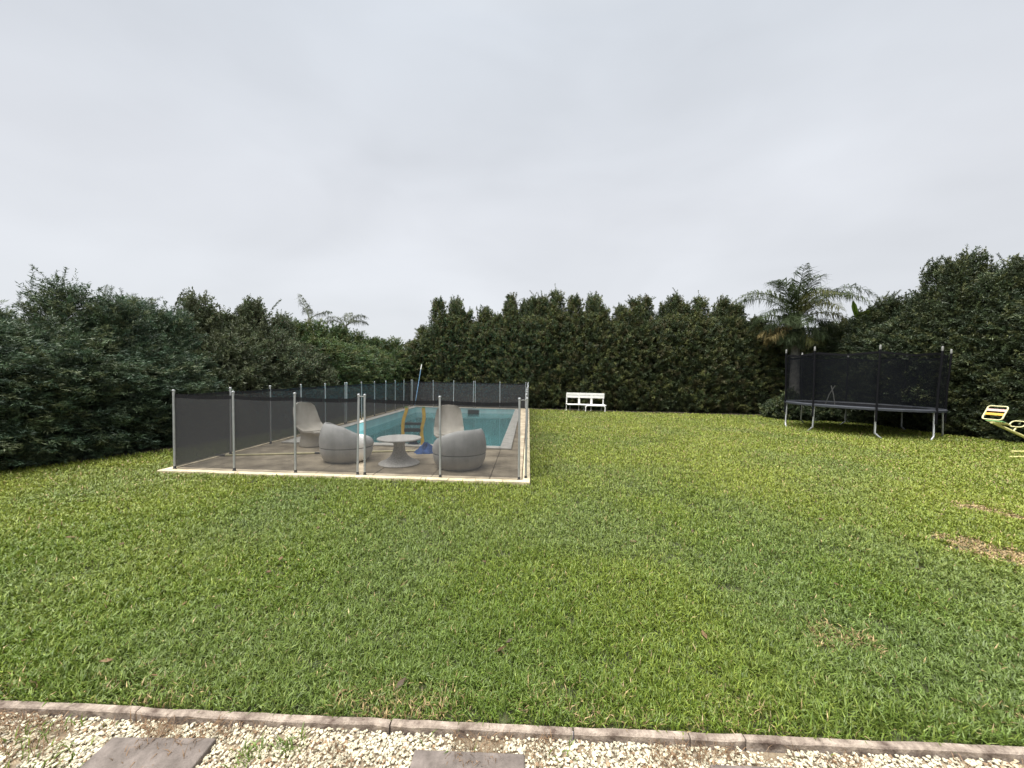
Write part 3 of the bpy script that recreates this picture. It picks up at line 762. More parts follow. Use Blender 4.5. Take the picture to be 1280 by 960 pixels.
def blades(N, seed, xs, ys, wmul=1.0, hmul=1.0, dry=0.0, zb=0.0, flat=0.0):
    r = np.random.default_rng(seed)
    x, y = xs, ys; N = len(x)
    dist = np.hypot(x, y)
    tuft = vnoise(x, y, .11); big = vnoise(x + 31, y - 12, 1.3); mid = vnoise(x - 7, y + 3, .42)
    pm = patch_mask(x, y)
    L = (r.uniform(.024, .072, N) * (.7 + .55 * tuft) * (1 - .55 * pm)) * hmul
    w = (.0051 * np.maximum(1, dist / 2.2) ** .72) * r.uniform(.7, 1.25, N) * wmul
    L *= np.maximum(1, dist / 6) ** .18
    az = r.uniform(0, 2 * pi, N) + 1.2 * (mid - .5)
    lean = np.clip(r.normal(.68 + flat, .36, N) + .35 * pm, .08, 1.4)
    bend = r.uniform(.15, .75, N)
    dx, dy = np.cos(az), np.sin(az)
    sx, sy = -dy, dx
    rol = r.uniform(-.5, .5, N)
    b0 = np.stack([x, y, gza(x) + zb], 1)
    m1 = b0 + np.stack([dx * np.sin(lean * .7) * L * .55, dy * np.sin(lean * .7) * L * .55, np.cos(lean * .7) * L * .55], 1)
    l2 = np.minimum(lean + bend, 1.75)
    tp_ = m1 + np.stack([dx * np.sin(l2) * L * .5, dy * np.sin(l2) * L * .5, np.cos(l2) * L * .5], 1)
    tp_[:, 2] = np.maximum(tp_[:, 2], b0[:, 2] + .004)
    sv = np.stack([sx * np.cos(rol), sy * np.cos(rol), np.sin(rol)], 1) * (w / 2)[:, None]
    V = np.stack([b0 - sv * .7, b0 + sv * .7, m1 + sv, m1 - sv, tp_], 1)
    # colours: mixed by noise, distance and chance
    g1 = np.array([.100, .160, .018]); g2 = np.array([.265, .300, .048]); g3 = np.array([.150, .200, .070]); st_ = np.array([.43, .315, .155])
    f = np.clip(.10 + .42 * (big - .35) + r.normal(0, .20, N) + np.clip((dist - 3.5) / 8, 0, .55), 0, 1)[:, None]
    c = g1 * (1 - f) + g2 * f
    gg = np.clip((vnoise(x + 60, y, .9) - .45) * 1.3 + np.exp(-((dist - 3.9) / .9) ** 2) * .45, 0, .7)[:, None] * r.uniform(.3, 1, (N, 1))
    c = c * (1 - gg) + g3 * gg
    pst = np.clip(.012 + dry + 1.3 * pm + .06 * np.clip((dist - 5) / 6, 0, 1), 0, .95)
    is_s = r.random(N) < pst
    c[is_s] = st_ * r.uniform(.55, 1.15, (is_s.sum(), 1))
    c *= np.clip(r.normal(.98, .22, (N, 1)), .35, 1.6)
    Cc = np.repeat(c[:, None, :], 5, 1)
    Cc[:, 0:2] *= .9  # bases darkened: shade low in the turf put into the colour
    return V, Cc
def lawn_points(N, seed, y0, y1, pw):
    r = np.random.default_rng(seed)
    yy = np.linspace(y0, y1, 600); pdf = (2.95 * yy + 2.4) * yy ** -pw; cdf = np.cumsum(pdf); cdf /= cdf[-1]
    y = np.interp(r.random(N), cdf, yy); hw = 1.475 * y + 1.2
    x = r.uniform(-1, 1, N) * hw
    y = y - .0277 * x
    hx_l = np.interp(y, [1.7, 5.6, 7.3, 10, 18.4], [-8.2, -7.4, -6.5, -5.9, -5.5]); hx_r = np.interp(y, [3, 8, 10.6, 12.1, 16.5], [14.9, 14.4, 13.85, 13.35, 13.1])
    yb = np.interp(x, [-5, 4, 11.2, 13], [18.5, 17.5, 17.15, 16.5])
    k = (y > edge_y(x) + .008) & ~in_deck(x, y, .012) & (x > hx_l + r.normal(0, .1, N)) & (x < hx_r + r.normal(0, .1, N)) & (y < yb + r.normal(0, .12, N))
    dist = np.hypot(x, y)
    thin = vnoise(x, y, .07) * .6 + vnoise(x + 5, y + 5, .2) * .4
    k &= ~((thin < .27) & (r.random(N) < .7) & (dist < 7))
    k &= ~((patch_mask(x, y) > .35) & (r.random(N) < .05))
    e_ = (y - edge_y(x)) < .16 * vnoise(x, y * 0, .35) + .02
    k &= ~(e_ & (r.random(N) < .45))
    return x[k], y[k]
xs, ys = lawn_points(1080000, 5, 1.70, 19.2, 1.7)
dryE = np.clip(1 - (ys - edge_y(xs)) / .28, 0, 1) * np.clip(vnoise(xs, ys, .3) * 1.6 - .45, 0, 1) * .32
V, Cc = blades(0, 21, xs, ys, dry=dryE)
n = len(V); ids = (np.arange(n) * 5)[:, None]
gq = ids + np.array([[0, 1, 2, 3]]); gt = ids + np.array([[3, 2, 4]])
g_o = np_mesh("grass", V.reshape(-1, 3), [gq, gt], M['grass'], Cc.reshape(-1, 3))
tag(g_o, "short green lawn grass from the edging to the hedges", "grass", kind="stuff")
# weeds and dry straw in the gravel
wx, wy = [], []
r = np.random.default_rng(77)
for px_, py_, nn, sp in ((310, 945, 60, .035), (362, 935, 70, .03), (60, 955, 50, .06), (105, 900, 40, .07), (548, 912, 35, .06), (40, 925, 40, .05), (700, 948, 14, .05), (1010, 935, 25, .08)):
    g = ground(px_, py_); wx.append(r.normal(g[0], sp, nn)); wy.append(r.normal(g[1], sp * .8, nn))
wx, wy = np.concatenate(wx), np.concatenate(wy); k = wy < edge_y(wx) - .06
V, Cc = blades(0, 33, wx[k], wy[k], hmul=1.1, zb=-.014)
n = len(V); ids = (np.arange(n) * 5)[:, None]
o = np_mesh("weeds", V.reshape(-1, 3), [ids + np.array([[0, 1, 2, 3]]), ids + np.array([[3, 2, 4]])], M['grass'], Cc.reshape(-1, 3))
tag(o, "thin green weeds sprouting through the gravel", "weeds", kind="stuff")
N = 5200
sx_ = r.uniform(-3, 3, N); sy_ = edge_y(sx_) - .055 - np.abs(r.normal(0, .085, N))
k = (vnoise(sx_, sy_ * .5, .30) > .50) & (vnoise(sx_ + 4, sy_, .12) > .35)
sx_, sy_ = sx_[k], sy_[k]
ex = []; ey_ = []
for px_, py_, nn, sp in ((50, 905, 260, .09), (950, 930, 160, .09), (20, 940, 100, .06)):
    g = ground(px_, py_); ex.append(r.normal(g[0], sp * 1.5, nn)); ey_.append(r.normal(g[1], sp * .6, nn))
sx_ = np.concatenate([sx_] + ex); sy_ = np.concatenate([sy_] + ey_); k = sy_ < edge_y(sx_) - .055; sx_, sy_ = sx_[k], sy_[k]
V, Cc = blades(0, 35, sx_, sy_, wmul=.5, hmul=1.0, zb=.0, flat=.6)
Cc[:] = np.array([.19, .115, .06]) * r.uniform(.4, 1.5, (len(V), 1, 1))
n = len(V); ids = (np.arange(n) * 5)[:, None]
o = np_mesh("dry_straw", V.reshape(-1, 3), [ids + np.array([[0, 1, 2, 3]]), ids + np.array([[3, 2, 4]])], M['grass'], Cc.reshape(-1, 3))
tag(o, "brown dry straw and roots caught in the gravel along the edging", "straw", kind="stuff")

N = 150
lx, ly = lawn_points(900, 91, 1.8, 14.0, 1.3); lx, ly = lx[:N], ly[:N]; N = len(lx)
a = r.uniform(0, 2 * pi, N); Lf = r.uniform(.015, .04, N); dv_ = np.stack([np.cos(a), np.sin(a), r.normal(0, .25, N)], 1); sv_ = np.stack([-np.sin(a), np.cos(a), r.normal(0, .3, N)], 1)
c0 = np.stack([lx, ly, gza(lx) + r.uniform(.02, .045, N)], 1)
Q = np.stack([c0 - dv_ * Lf[:, None], c0 + sv_ * (Lf * .45)[:, None], c0 + dv_ * Lf[:, None], c0 - sv_ * (Lf * .45)[:, None]], 1)
lc = np.array([.13, .08, .04]) * r.uniform(.4, 1.7, (N, 1))
o = np_mesh("fallen_leaves", Q.reshape(-1, 3), (np.arange(N) * 4)[:, None] + np.arange(4)[None], M['grass'], np.repeat(lc, 4, 0))
tag(o, "small brown fallen leaves scattered on the lawn", "leaves", kind="stuff")
# ------------------------------------------------------------------ trees
def norm(a): return a / np.maximum(np.linalg.norm(a, axis=-1, keepdims=True), 1e-9)
def leaf_quads(c, d, L, W, r, nspread=1.0):
    """diamond leaves: base c, direction d, length L, width W."""
    s = norm(np.cross(d, r.normal(0, 1, d.shape)))
    n_ = np.cross(s, d) * (L * .12)[:, None]
    mid = c + d * (L * .45)[:, None] + n_
    return np.stack([c, mid + s * (W / 2)[:, None], c + d * L[:, None], mid - s * (W / 2)[:, None]], 1)
def make_crown(seed, rx, ry, h, n_cl, per, leafL, leafW, spray, pal, tops, upness=.6, droop=0.0, core=1500, shoots=0, shoot_len=.6, lump=.10, ragged=.08, flatten=1.0, taper=(1, .84, .45), wisps=18):
    """Crown standing on z=0. tops: list of (x, y, height, width) leaders that rise out of the body."""
    r = np.random.default_rng(seed)
    body = min(t_[2] - t_[3] * 1.1 for t_ in tops) if tops else h
    body = max(body, .55 * h)
    ph = r.uniform(0, 6.28, 10)
    def rad(th, zf):
        p_ = np.interp(zf, [0, .06, .2, .6, .85, 1.0], [.80, .93, 1, *taper])
        q = np.abs(np.cos(th)) ** 2.6 / rx ** 2.6 + np.abs(np.sin(th)) ** 2.6 / ry ** 2.6
        base_ = q ** (-1 / 2.6)
        l_ = 1 + lump * (np.sin(3 * th + ph[0] + 5 * zf) * .5 + np.sin(5 * th + ph[1] - 7 * zf) * .4 + np.sin(2 * th + 11 * zf + ph[2]) * .5 + np.sin(7 * th + 17 * zf + ph[3]) * .35)
        return base_ * p_ * l_
    Cs, Ds = [], []
    nb = int(n_cl * .78)
    th = r.uniform(0, 2 * pi, nb); zf = r.random(nb) ** .92
    rr = rad(th, zf) * (1 - np.abs(r.normal(0, ragged, nb)))
    outw = np.stack([np.cos(th), np.sin(th), np.zeros(nb)], 1)
    Cs.append(np.stack([rr * np.cos(th), rr * np.sin(th), zf * body], 1))
    Ds.append(norm(outw + np.array([0, 0, 1]) * (upness + np.clip(zf - .75, 0, 1)[:, None] * 2 - droop) + r.normal(0, .35, (nb, 3))))
    nt_ = int(n_cl * .10)                              # flat-ish top of the body
    th = r.uniform(0, 2 * pi, nt_); q = np.sqrt(r.random(nt_)); rr = rad(th, np.full(nt_, .93)) * q
    Cs.append(np.stack([rr * np.cos(th), rr * np.sin(th), body * (.93 + .05 * r.random(nt_))], 1)); Ds.append(norm(np.array([0, 0, 1.0]) + r.normal(0, .5, (nt_, 3))))
    for (tx, ty, tz, tw) in tops:
        m_ = max(20, int(n_cl * .16 / max(1, len(tops)) * 2.2)); f = r.random(m_) ** .8
        z = body * .82 + (tz - body * .82) * f; w_ = tw * (1 - f) ** .75 * .62 + .03
        th = r.uniform(0, 2 * pi, m_); rr = w_ * (1 - np.abs(r.normal(0, .2, m_)))
        Cs.append(np.stack([tx + rr * np.cos(th), ty + rr * np.sin(th), z - spray * .4], 1))
        Ds.append(norm(np.stack([np.cos(th) * .55, np.sin(th) * .55, np.ones(m_)], 1) + r.normal(0, .25, (m_, 3))))
    C_ = np.concatenate(Cs); D_ = np.concatenate(Ds); m_ = len(C_)
    t_ = r.random((m_, per)); Ls = spray * r.uniform(.6, 1.3, (m_, 1))
    perp = r.normal(0, 1, (m_, per, 3)) * (spray * .16) * (1.15 - t_)[..., None]
    pos = C_[:, None] + D_[:, None] * (t_ * Ls)[..., None] + perp
    pos[..., 2] -= droop * .25 * (t_ * Ls) ** 2 / spray
    ld_ = norm(D_[:, None] * .8 + r.normal(0, .62, (m_, per, 3)) * np.array([1, 1, flatten]))
    cc = np.repeat(pal[r.integers(0, len(pal), m_)] * r.uniform(.72, 1.28, (m_, 1)), per, 0).reshape(m_, per, 3)
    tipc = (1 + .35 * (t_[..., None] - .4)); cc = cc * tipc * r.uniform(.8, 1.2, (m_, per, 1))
    sz = np.ones(m_ * per)
    pos = pos.reshape(-1, 3); ld_ = ld_.reshape(-1, 3); cc = cc.reshape(-1, 3)
    for (tx, ty, tz, tw) in tops:                      # upright wisps on each leader
        for q in range(wisps):
            a_ = r.uniform(0, 6.28); f_ = r.uniform(.15, 1.0); L_ = r.uniform(.28, .62) * (.6 + .4 * tw); w_ = tw * (1 - f_) ** .75 * .5
            zz = body * .82 + (tz - body * .82) * f_ - .08; k_ = 46; tt = r.random(k_)
            pp = np.stack([tx + np.cos(a_) * (w_ + .10 * tt), ty + np.sin(a_) * (w_ + .10 * tt), zz + L_ * tt], 1) + r.normal(0, .022, (k_, 3)) * (1.3 - tt)[:, None]
            dd = norm(np.array([np.cos(a_) * .25, np.sin(a_) * .25, 1.0]) + r.normal(0, .45, (k_, 3)))
            pos = np.concatenate([pos, pp]); ld_ = np.concatenate([ld_, dd]); cc = np.concatenate([cc, pal[r.integers(0, len(pal), k_)] * r.uniform(.9, 1.45, (k_, 1))]); sz = np.concatenate([sz, np.full(k_, .72)])
    if shoots:                                         # thin feathery leaders against the sky
        for q in range(shoots):
            tq = tops[r.integers(0, len(tops))]
            if r.random() < .6: tx, ty, z0 = tq[0] + r.normal(0, .3) * tq[3], tq[1] + r.normal(0, .3) * tq[3], tq[2] - r.uniform(.15, .8) * tq[3] * .7
            else: tx, ty = r.uniform(-.8, .8) * rx, r.uniform(-.8, .8) * ry; z0 = body * r.uniform(.93, 1.0)
            L_ = shoot_len * r.uniform(.5, 1.25); bx_, by_ = r.normal(.32, .35), r.normal(0, .3)
            k_ = int(170 * L_ / .6); tt = r.random(k_)
            pp = np.stack([tx + bx_ * L_ * tt ** 1.5, ty + by_ * L_ * tt ** 1.5, z0 + L_ * tt], 1)
            sd_ = r.normal(0, 1, (k_, 3)); dd = norm(np.array([bx_ * .6, by_ * .6, .8]) + sd_ * .75)
            pos = np.concatenate([pos, pp]); ld_ = np.concatenate([ld_, dd]); cc = np.concatenate([cc, pal[r.integers(0, len(pal), k_)] * r.uniform(.7, 1.1, (k_, 1))]); sz = np.concatenate([sz, np.full(k_, .62)])
    if core:                                           # larger, darker inner leaves that close the crown
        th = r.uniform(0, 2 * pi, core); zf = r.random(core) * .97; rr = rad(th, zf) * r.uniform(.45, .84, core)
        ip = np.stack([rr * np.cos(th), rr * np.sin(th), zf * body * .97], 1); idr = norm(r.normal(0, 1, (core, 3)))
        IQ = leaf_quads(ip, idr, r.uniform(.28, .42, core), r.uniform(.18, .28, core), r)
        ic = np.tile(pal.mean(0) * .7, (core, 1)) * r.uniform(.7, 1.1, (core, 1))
    n = len(pos)
    Q = leaf_quads(pos, ld_, sz * leafL * r.uniform(.6, 1.3, n), sz * leafW * r.uniform(.7, 1.3, n), r)
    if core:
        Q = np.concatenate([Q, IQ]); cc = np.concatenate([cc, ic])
    return Q, cc
def crown_mesh(name, m, *a, **kw):
    Q, cc = make_crown(*a, **kw); n = len(Q)
    o = np_mesh(name, Q.reshape(-1, 3), (np.arange(n) * 4)[:, None] + np.arange(4)[None], m, np.repeat(cc, 4, 0))
    me = o.data; bpy.data.objects.remove(o); return me
def trunk_mesh(h, r0):
    k = MB(); k.tube([(0, 0, -.05), (.02, .01, h * .3), (-.02, .03, h * .65), (.01, 0, h)], [r0, r0 * .8, r0 * .5, r0 * .15], 9)
    for q in range(8):
        a = q * 2.4; z = h * (.12 + .09 * q); k.tube([(0, 0, z * .7), (cos(a) * .35, sin(a) * .35, z * .7 + .05), (cos(a) * .7, sin(a) * .7, z * .7 + .09)], [r0 * .35, r0 * .2, r0 * .06], 6)
    o = k.build("trunk", M['bark']); me = o.data; bpy.data.objects.remove(o); return me

pal_back = np.array([[0.0552, 0.0784, 0.0325], [0.0745, 0.0952, 0.0375], [0.1076, 0.1204, 0.045], [0.0607, 0.084, 0.0375], [0.127, 0.1372, 0.0475], [0.0469, 0.0644, 0.0325], [0.0966, 0.0896, 0.0425]])
pal_left = np.array([[0.0512, 0.0878, 0.05], [0.064, 0.1, 0.054], [0.0589, 0.083, 0.046], [0.0794, 0.1122, 0.056], [0.0461, 0.0732, 0.048], [0.0896, 0.1074, 0.05]])
pal_olive = np.array([[0.0717, 0.0907, 0.0451], [0.0851, 0.101, 0.05], [0.0627, 0.0824, 0.0403], [0.0762, 0.0876, 0.0468], [0.0986, 0.1113, 0.0564]])
pal_green = np.array([[0.077, 0.1188, 0.0396], [0.0616, 0.1012, 0.0374], [0.099, 0.1298, 0.044], [0.0572, 0.088, 0.0396], [0.1155, 0.1265, 0.0462]])
pal_right = np.array([[0.04, 0.06, 0.0299], [0.0525, 0.0725, 0.0322], [0.065, 0.0825, 0.0345], [0.0825, 0.0925, 0.0345], [0.0425, 0.0575, 0.0299]])
def tops_for(seed, h, n, w, rx, ry):
    r = random.Random(seed); L = [(r.uniform(-.1, .1), r.uniform(-.1, .1), h, w)]
    for q in range(n - 1): L.append((r.uniform(-.75, .75) * rx, r.uniform(-.6, .6) * ry, h * r.uniform(.88, .98), w * r.uniform(.6, .95)))
    return L
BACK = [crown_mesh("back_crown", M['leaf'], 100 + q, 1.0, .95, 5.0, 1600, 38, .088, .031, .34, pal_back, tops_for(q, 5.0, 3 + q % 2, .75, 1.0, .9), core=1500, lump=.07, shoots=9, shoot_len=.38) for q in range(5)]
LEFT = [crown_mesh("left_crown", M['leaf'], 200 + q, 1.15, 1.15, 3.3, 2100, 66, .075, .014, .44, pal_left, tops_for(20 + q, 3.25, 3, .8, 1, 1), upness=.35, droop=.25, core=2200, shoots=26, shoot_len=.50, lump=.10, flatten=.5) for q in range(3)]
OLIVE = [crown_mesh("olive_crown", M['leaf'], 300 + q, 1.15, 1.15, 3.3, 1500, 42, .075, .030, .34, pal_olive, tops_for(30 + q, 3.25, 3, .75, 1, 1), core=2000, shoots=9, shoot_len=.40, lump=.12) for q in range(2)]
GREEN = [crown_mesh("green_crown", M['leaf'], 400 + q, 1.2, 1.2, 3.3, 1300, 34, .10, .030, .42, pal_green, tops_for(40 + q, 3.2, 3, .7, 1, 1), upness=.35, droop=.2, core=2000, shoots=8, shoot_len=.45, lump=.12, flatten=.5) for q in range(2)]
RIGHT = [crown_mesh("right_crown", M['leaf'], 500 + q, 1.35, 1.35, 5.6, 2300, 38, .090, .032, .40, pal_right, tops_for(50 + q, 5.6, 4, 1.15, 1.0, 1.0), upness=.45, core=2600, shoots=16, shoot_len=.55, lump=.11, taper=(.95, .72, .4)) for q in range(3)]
TRUNK = trunk_mesh(1.0, .09)
def tree(label, x, y, h, mesh, mh, group, sxy=1.0, rz=None):
    o = thing("hedge_tree", label, "tree", (x, y, gz(x)), rz if rz is not None else random.choice((0, pi)) + random.uniform(-.25, .25), group)
    c = link_mesh("crown", mesh, o); c.scale = (sxy, sxy, h / mh)
    t_ = link_mesh("trunk", TRUNK, o); t_.scale = (1.0, 1.0, h * .72)
    return o
def hgt(px, py, x, y):
    r = ray(px, py); return CAM_H + r[2] * (y / r[1]) - gz(x)
# back hedge
back = [(492, 424, "low dark hedge tree in the back left corner, left of the leaning pole"),
        (530, 412, "hedge tree starting the tall back row, just right of the leaning pole"),
        (566, 378, "tall back hedge tree with pale pointed top, leftmost of the high tops"),
        (603, 388, "back hedge tree rising behind the middle posts of the back fence"),
        (640, 374, "tall back hedge tree behind the right end of the back fence"),
        (668, 377, "back hedge tree just right of the back fence corner post"),
        (692, 370, "back hedge tree with a sharp dark tip, just left of the white bench"),
        (737, 374, "tall back hedge tree directly behind the white bench"),
        (772, 386, "lower brownish hedge tree, first to the right of the white bench"),
        (804, 376, "second back hedge tree to the right of the white bench, with pointed top"),
        (843, 374, "back hedge tree with a narrow leader, midway between the bench and the palm"),
        (870, 378, "back hedge tree with a small tufted tip, right of the narrow leader one"),
        (905, 379, "broad round topped hedge tree, last tall one left of the palm"),
        (940, 400, "lower hedge tree just left of the palm trunk"),
        (985, 400, "dark hedge tree directly behind the palm trunk"),
        (1040, 408, "back hedge tree right of the palm, behind the trampoline net"),
        (1085, 398, "hedge tree in the back right corner behind the trampoline")]
for i, (px, py, lb) in enumerate(back):
    y = np.interp(px, [490, 640, 940, 1090], [20.4, 19.6, 18.7, 18.4]) + random.uniform(-.12, .12); x = (px - 640) / F_PX * y
    if i == 0: tree(lb, x, y, hgt(px, py, x, y), GREEN[0], 3.3, "trees of the back hedge", 1.15); continue
    tree(lb, x, y, hgt(px, py - 2, x, y), BACK[i % 5], 5.0, "trees of the back hedge", random.uniform(.98, 1.14))
# left hedge
left = [(3.2, 340, 'L', "nearest hedge tree at the far left edge, mostly outside the picture"), (4.6, 346, 'L', "blue green cypress cut by the left edge of the picture"),
        (5.9, 355, 'L', "feathery blue green cypress at the left, with bare curved tips against the sky"), (7.1, 358, 'L', "tallest windswept cypress of the left hedge, left of the front corner post"),
        (8.4, 380, 'L', "cypress behind the front left corner post of the pool fence"), (9.7, 374, 'O', "grey olive leaved hedge tree behind the near left fence section"),
        (11.1, 380, 'O', "grey brown hedge tree with fine upright twigs, above the left tub chair"), (12.6, 398, 'O', "brownish hedge tree left of the bare feathery palms"),
        (14.2, 402, 'G', "bright green hedge tree in front of the bare feathery palms"), (15.9, 408, 'G', "yellowish green hedge tree above the middle of the left fence"),
        (17.6, 416, 'G', "green drooping hedge tree above the far left fence section"), (19.2, 424, 'G', "low green hedge tree at the far end of the left hedge")]
for i, (d, py, kd, lb) in enumerate(left):
    x = np.interp(d, [3, 6, 8, 11, 19.5], [-9.0, -8.55, -7.95, -7.35, -6.85]); px = 640 + F_PX * x / d
    ms = {'L': LEFT, 'O': OLIVE, 'G': GREEN}[kd]
    tree(lb, x, d, hgt(max(px, -80), py, x, d), ms[i % len(ms)], 3.3, "trees of the left hedge", random.uniform(1.0, 1.1), rz=random.uniform(-.5, .5))
# right hedge
right = [(17.2, 402, "dark hedge tree behind the trampoline, right of the broad green leaf"), (15.3, 372, "dark hedge tree with brownish tip behind the right half of the trampoline"), (14.0, 368, "dark hedge tree above the right end of the trampoline net"),
         (12.85, 322, "tallest pointed hedge tree on the right, just right of the trampoline"), (11.6, 322, "dark tall hedge tree behind the seesaw"), (10.3, 312, "dark tall hedge tree at the right edge of the picture"), (8.9, 295, "hedge tree beyond the right edge, only its left side in view"), (7.4, 290, "nearest right hedge tree, outside the picture")]
for i, (d, py, lb) in enumerate(right):
    x = np.interp(d, [7, 10, 13, 17], [15.9, 15.3, 14.75, 14.6]) + random.uniform(-.1, .1); px = 640 + F_PX * x / d
    tree(lb, x, d, hgt(px, py, x, d), RIGHT[i % 3], 5.6, "trees of the right hedge", random.uniform(1.0, 1.12), rz=random.uniform(-.6, .6))

# ------------------------------------------------------------------ palms and the broad leaf plant
def frond(root, origin, az, el0, L, droop_, nleaf, leafL, colr, seed, name="frond", hang=.7, sparse=1.0, wid=.022):
    r = np.random.default_rng(seed)
    n = 16; tt = np.linspace(0, 1, n); el = el0 - droop_ * tt ** 1.25
    st = L / (n - 1); pts = [np.array(origin, float)]
    for i in range(1, n):
        e_ = el[i]; pts.append(pts[-1] + st * np.array([cos(e_) * cos(az), cos(e_) * sin(az), sin(e_)]))
    pts = np.array(pts)
    k = MB(); k.tube([tuple(p) for p in pts], [.022 * (1 - .85 * q) for q in tt], 5)
    V0 = np.array(k.v); F0 = [f for f in k.f if len(f) == 4]
    s = np.array([-sin(az), cos(az), 0])
    LV = []; 
    t_ = np.sort(r.uniform(.14, 1.0, nleaf)); idx = t_ * (n - 1); i0 = np.minimum(idx.astype(int), n - 2); fr_ = (idx - i0)[:, None]
    bp = pts[i0] * (1 - fr_) + pts[i0 + 1] * fr_; tg_ = norm(pts[i0 + 1] - pts[i0])
    sg = np.where(r.random(nleaf) < .5, -1, 1)[:, None]
    up_ = norm(np.cross(tg_, s) * -1)
    up_ = np.where(up_[:, 2:3] < 0, -up_, up_)
    dl = norm(s * sg * r.uniform(.6, 1.0, (nleaf, 1)) + tg_ * r.uniform(.45, .8, (nleaf, 1)) + up_ * r.uniform(-.25, .35, (nleaf, 1)))
    ll = leafL * r.uniform(.75, 1.15, nleaf) * np.sin(np.clip(t_, .1, 1) * 2.6 + .35).clip(.3)
    mid = bp + dl * (ll * .5)[:, None]
    hg = np.clip(hang + r.normal(0, .22, (nleaf, 1)), .1, .95)
    d2 = norm(dl * (1 - hg) + np.array([0, 0, -1.0]) * hg + r.normal(0, .12, (nleaf, 3)))
    tip = mid + d2 * (ll * .55)[:, None]
    wv = norm(np.cross(dl, up_)) * wid / 2
    LV = np.stack([bp - wv * .5, bp + wv * .5, mid + wv, mid - wv, tip], 1)
    ids = len(V0) + (np.arange(nleaf) * 5)[:, None]
    lc = np.array(colr)[None] * r.uniform(.7, 1.3, (nleaf, 1))
    V_ = np.concatenate([V0, LV.reshape(-1, 3)]); cc = np.concatenate([np.tile(np.array(colr) * 1.25, (len(V0), 1)), np.repeat(lc, 5, 0)])
    return np_mesh(name, V_, [np.array(F0), ids + np.array([[0, 1, 2, 3]]), ids + np.array([[3, 2, 4]])], M['frond'], cc, root)
def palm(label, x, y, hT, nf, Lf, specs, colr, r0=.17, seed=0, name="palm_tree", nleaf=130, leafL=.5, trunk_lean=(0, 0), sparse=False, wid=.022):
    root = thing(name, label, "palm", (x, y, gz(x)))
    k = MB(); n = 26
    k.tube([(trunk_lean[0] * q / n, trunk_lean[1] * q / n, -.05 + hT * q / n) for q in range(n + 1)], [r0 * (1.25 - .45 * q / n) * (1 + .05 * (q % 2)) for q in range(n + 1)], 14)
    k.build("trunk", M['palmbark'], root)
    top = (trunk_lean[0], trunk_lean[1], hT - .06)
    if not sparse:
        k = MB(); k.tube([top, (top[0], top[1], hT + .25), (top[0], top[1], hT + .6)], [r0 * .85, r0 * .7, r0 * .25], 10); k.build("crownshaft", mat("palm_sheath", (.12, .15, .07), .6, .3, 6), root)
    for q, (az, el, L_, dr_, c_) in enumerate(specs):
        frond(root, (top[0] + .05 * cos(az), top[1] + .05 * sin(az), top[2] + (.35 if el > .3 and not sparse else 0)), az, el, L_, dr_, nleaf, leafL, c_, seed + q, wid=wid)
    return root
PD = 16.9
px_p = 993; xp = (px_p - 640) / F_PX * PD
hp = hgt(996, 411, xp, PD)
gA_ = (.044, .062, .026); gB_ = (.060, .078, .028); gY = (.25, .20, .085); gC_ = (.095, .100, .032)
def vaz(deg): return radians(deg)
view_right = math.atan2(-xp, PD) if False else None
ax_r = math.atan2(PD * 0 - xp * 1, PD)                 # direction that runs to the right in the picture, square to the sight line
ar = -math.atan2(xp, PD)                              # azimuth of picture right
ap = ar + pi                                          # picture left
specs = [(ar + .05, 1.32, 3.4, 2.2, gA_), (ar - .35, 1.15, 3.0, 2.1, gB_), (ar + .5, 1.3, 3.1, 2.0, gA_), (ap - .05, 1.2, 3.3, 2.05, gA_), (ap + .4, 1.33, 3.1, 2.0, gB_), (ap - .45, 1.38, 3.2, 1.9, gA_),
         (ar + 1.57, 1.34, 2.9, 1.2, gA_), (ar - 1.45, 1.36, 3.05, 1.25, gA_), (ar - 1.9, 1.28, 2.95, 1.5, gA_), (ar - 1.2, 1.3, 2.9, 1.5, gA_), (ar + 1.0, 1.36, 2.9, 1.5, gB_), (ap + 1.1, 1.34, 2.9, 1.6, gA_), (ar - 1.0, 1.15, 2.6, 1.7, gC_),
         (ar - .8, .95, 2.3, 1.8, gC_), (ap + .9, .85, 2.2, 1.8, gA_), (ar - .1, .75, 1.9, 1.8, gC_), (ap + .1, .75, 2.0, 1.9, gA_), (ar - 1.4, .6, 1.7, 1.7, gA_), (ap + 1.3, .6, 1.6, 1.6, gA_), (ar + .3, .4, 1.5, 1.5, gA_), (ar - .6, .25, 1.3, 1.3, gA_), (ap + .7, .45, 1.5, 1.6, gA_), (ar - 1.7, .15, 1.2, 1.2, gA_),
         (ar + .1, .1, 1.3, 1.2, gA_), (ar - .9, -.1, 1.2, 1.0, gC_), (ap + 1.2, .0, 1.2, 1.1, gA_), (ap - .6, .2, 1.3, 1.3, gA_), (ar - 1.57, -.3, 1.1, .9, gA_), (ap + .35, .25, 1.45, .9, gY), (ap + .75, .12, 1.3, .9, gY), (ap + .1, -.05, 1.2, .8, gY)]
palm("tall feathery palm with arching fronds and a yellowed one, behind the trampoline", xp, PD, hp, 0, 0, specs, gA_, seed=900, r0=.17, nleaf=125, leafL=.80, wid=.027)
d2_ = 19.2; x2 = (946 - 640) / F_PX * d2_
sp2 = [(q * 2.4, .5 + .5 * ((q * 7) % 5) / 5, 1.1, 1.3, (.05, .062, .035)) for q in range(13)]
palm("small dark bushy palm in the hedge, left of the tall palm", x2, d2_, hgt(946, 420, x2, d2_), 0, 0, sp2, gA_, seed=960, r0=.12, nleaf=110, leafL=.42, wid=.03)
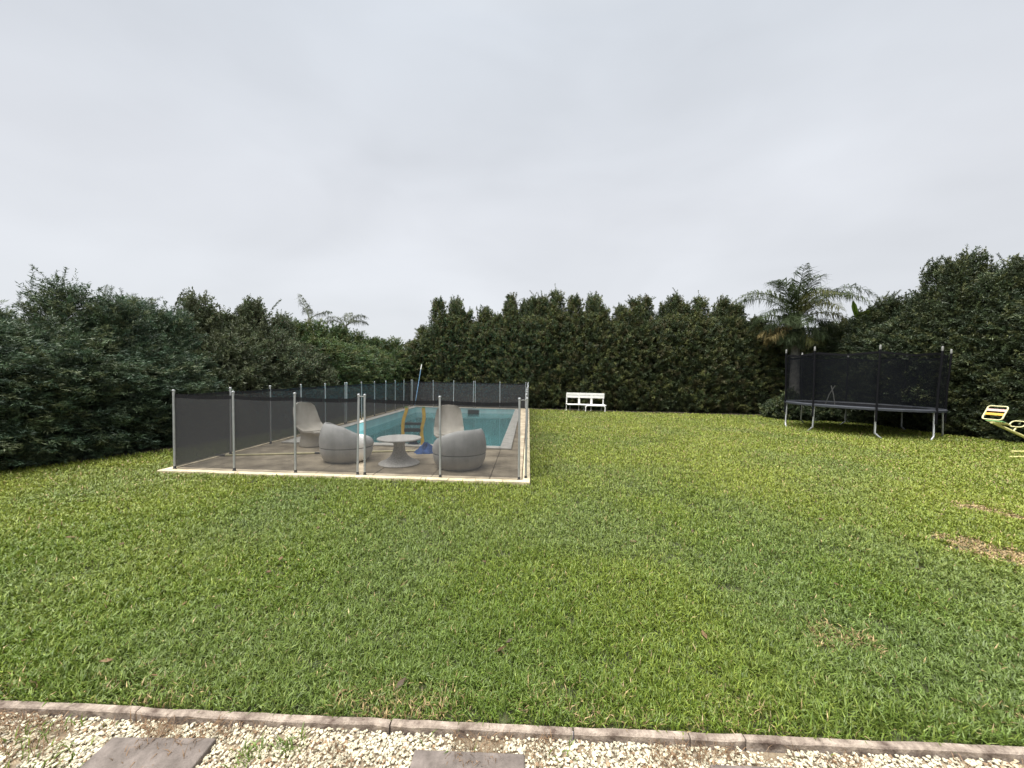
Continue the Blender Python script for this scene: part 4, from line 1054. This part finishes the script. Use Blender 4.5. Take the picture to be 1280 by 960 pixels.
for (px, py, d, lean, lb, sd_, spn) in ((387, 396, 17.0, (-.1, 0), "sparse bare feathery palm sticking up out of the left hedge, the taller left one", 980, [(2.6, 1.15, 1.35, .35, 0), (2.2, .85, 1.0, .6, 0), (.3, .7, .9, .7, 0)]),
                                   (432, 405, 17.8, (0, 0), "sparse bare feathery palm sticking up out of the left hedge, the lower rounded one", 990, [(.1, 1.1, 1.1, 1.5, 0), (.5, .75, 1.0, 1.3, 0), (2.9, 1.05, 1.1, 1.5, 0), (1.6, 1.3, .9, .9, 0), (3.3, .7, .9, 1.2, 0), (-.5, .6, .9, 1.0, 0)])):
    x = (px - 640) / F_PX * d
    sp3 = [(a, e, L_, dr_, (.085, .095, .065)) for a, e, L_, dr_, _ in spn]
    palm(lb, x, d, hgt(px, py, x, d), 0, 0, sp3, gA_, seed=sd_, r0=.09, nleaf=80, leafL=.46, sparse=True, wid=.020)
bm = crown_mesh("bush_crown", M['leaf'], 610, .85, .7, 1.05, 420, 30, .10, .045, .25, pal_right, tops_for(61, 1.05, 3, .4, .7, .6), core=500, lump=.14)
for (px, d, hh, lb) in ((988, 16.1, 1.0, "low dark bush at the foot of the tall palm, left end of the trampoline"), (1040, 15.9, .85, "low dark bush behind the trampoline legs, right of the palm foot")):
    x = (px - 640) / F_PX * d; o = thing("bush", lb, "bush", (x, d, gz(x)), random.uniform(0, 6), "low bushes behind the trampoline"); c = link_mesh("foliage", bm, o); c.scale = (1, 1, hh)
# broad-leaved plant behind the hedge, right of the palm
db = 15.9; xb_ = (1070 - 640) / F_PX * db; pb = thing("banana_plant", "banana plant with torn broad green leaves right of the tall palm", "plant", (xb_, db, gz(xb_)))
hb = hgt(1070, 395, xb_, db)
k = MB(); k.tube([(0, 0, -.05), (.03, 0, hb * .5), (0, 0, hb)], [.11, .09, .05], 10); k.build("stem", mat("banana_stem", (.14, .17, .07), .6, .3, 6), pb, smooth=True)
def broad(tipdir, L, W, c, seed, start):
    r = random.Random(seed); P = []; cols = []
    d = Vector(tipdir).normalized(); s = d.cross(Vector((.55, .8, .2))).normalized(); n_ = s.cross(d)
    for i in range(11):
        f = i / 10; w = W * (sin(pi * min(1, f * .9 + .08)) ** .6) * (1 + r.uniform(-.12, .12)); c_ = Vector(start) + d * (L * f) + n_ * (-.25 * L * f * f) 
        P.append([tuple(c_ + s * w * a + n_ * (-.12 * W * abs(a))) for a in (-1, -.5, 0, .5, 1)])
    k = MB(); k.grid(P); k.tube([tuple(Vector(start) + d * (L * q / 5) + n_ * (-.25 * L * (q / 5) ** 2 - .006)) for q in range(6)], .014, 5)
    return np_mesh("leaf", np.array(k.v), [np.array([f for f in k.f if len(f) == 4])], M['frond'], np.tile(np.array(c), (len(k.v), 1)), pb, smooth=True)
broad((-.45, -.2, .85), .80, .085, (.12, .20, .03), 1, (-.05, 0, hb - .05))
broad((.45, -.3, .25), .5, .13, (.24, .22, .04), 2, (.03, 0, hb - .05))
broad((.15, -.5, .3), .5, .11, (.12, .16, .04), 3, (0, 0, hb - .05))
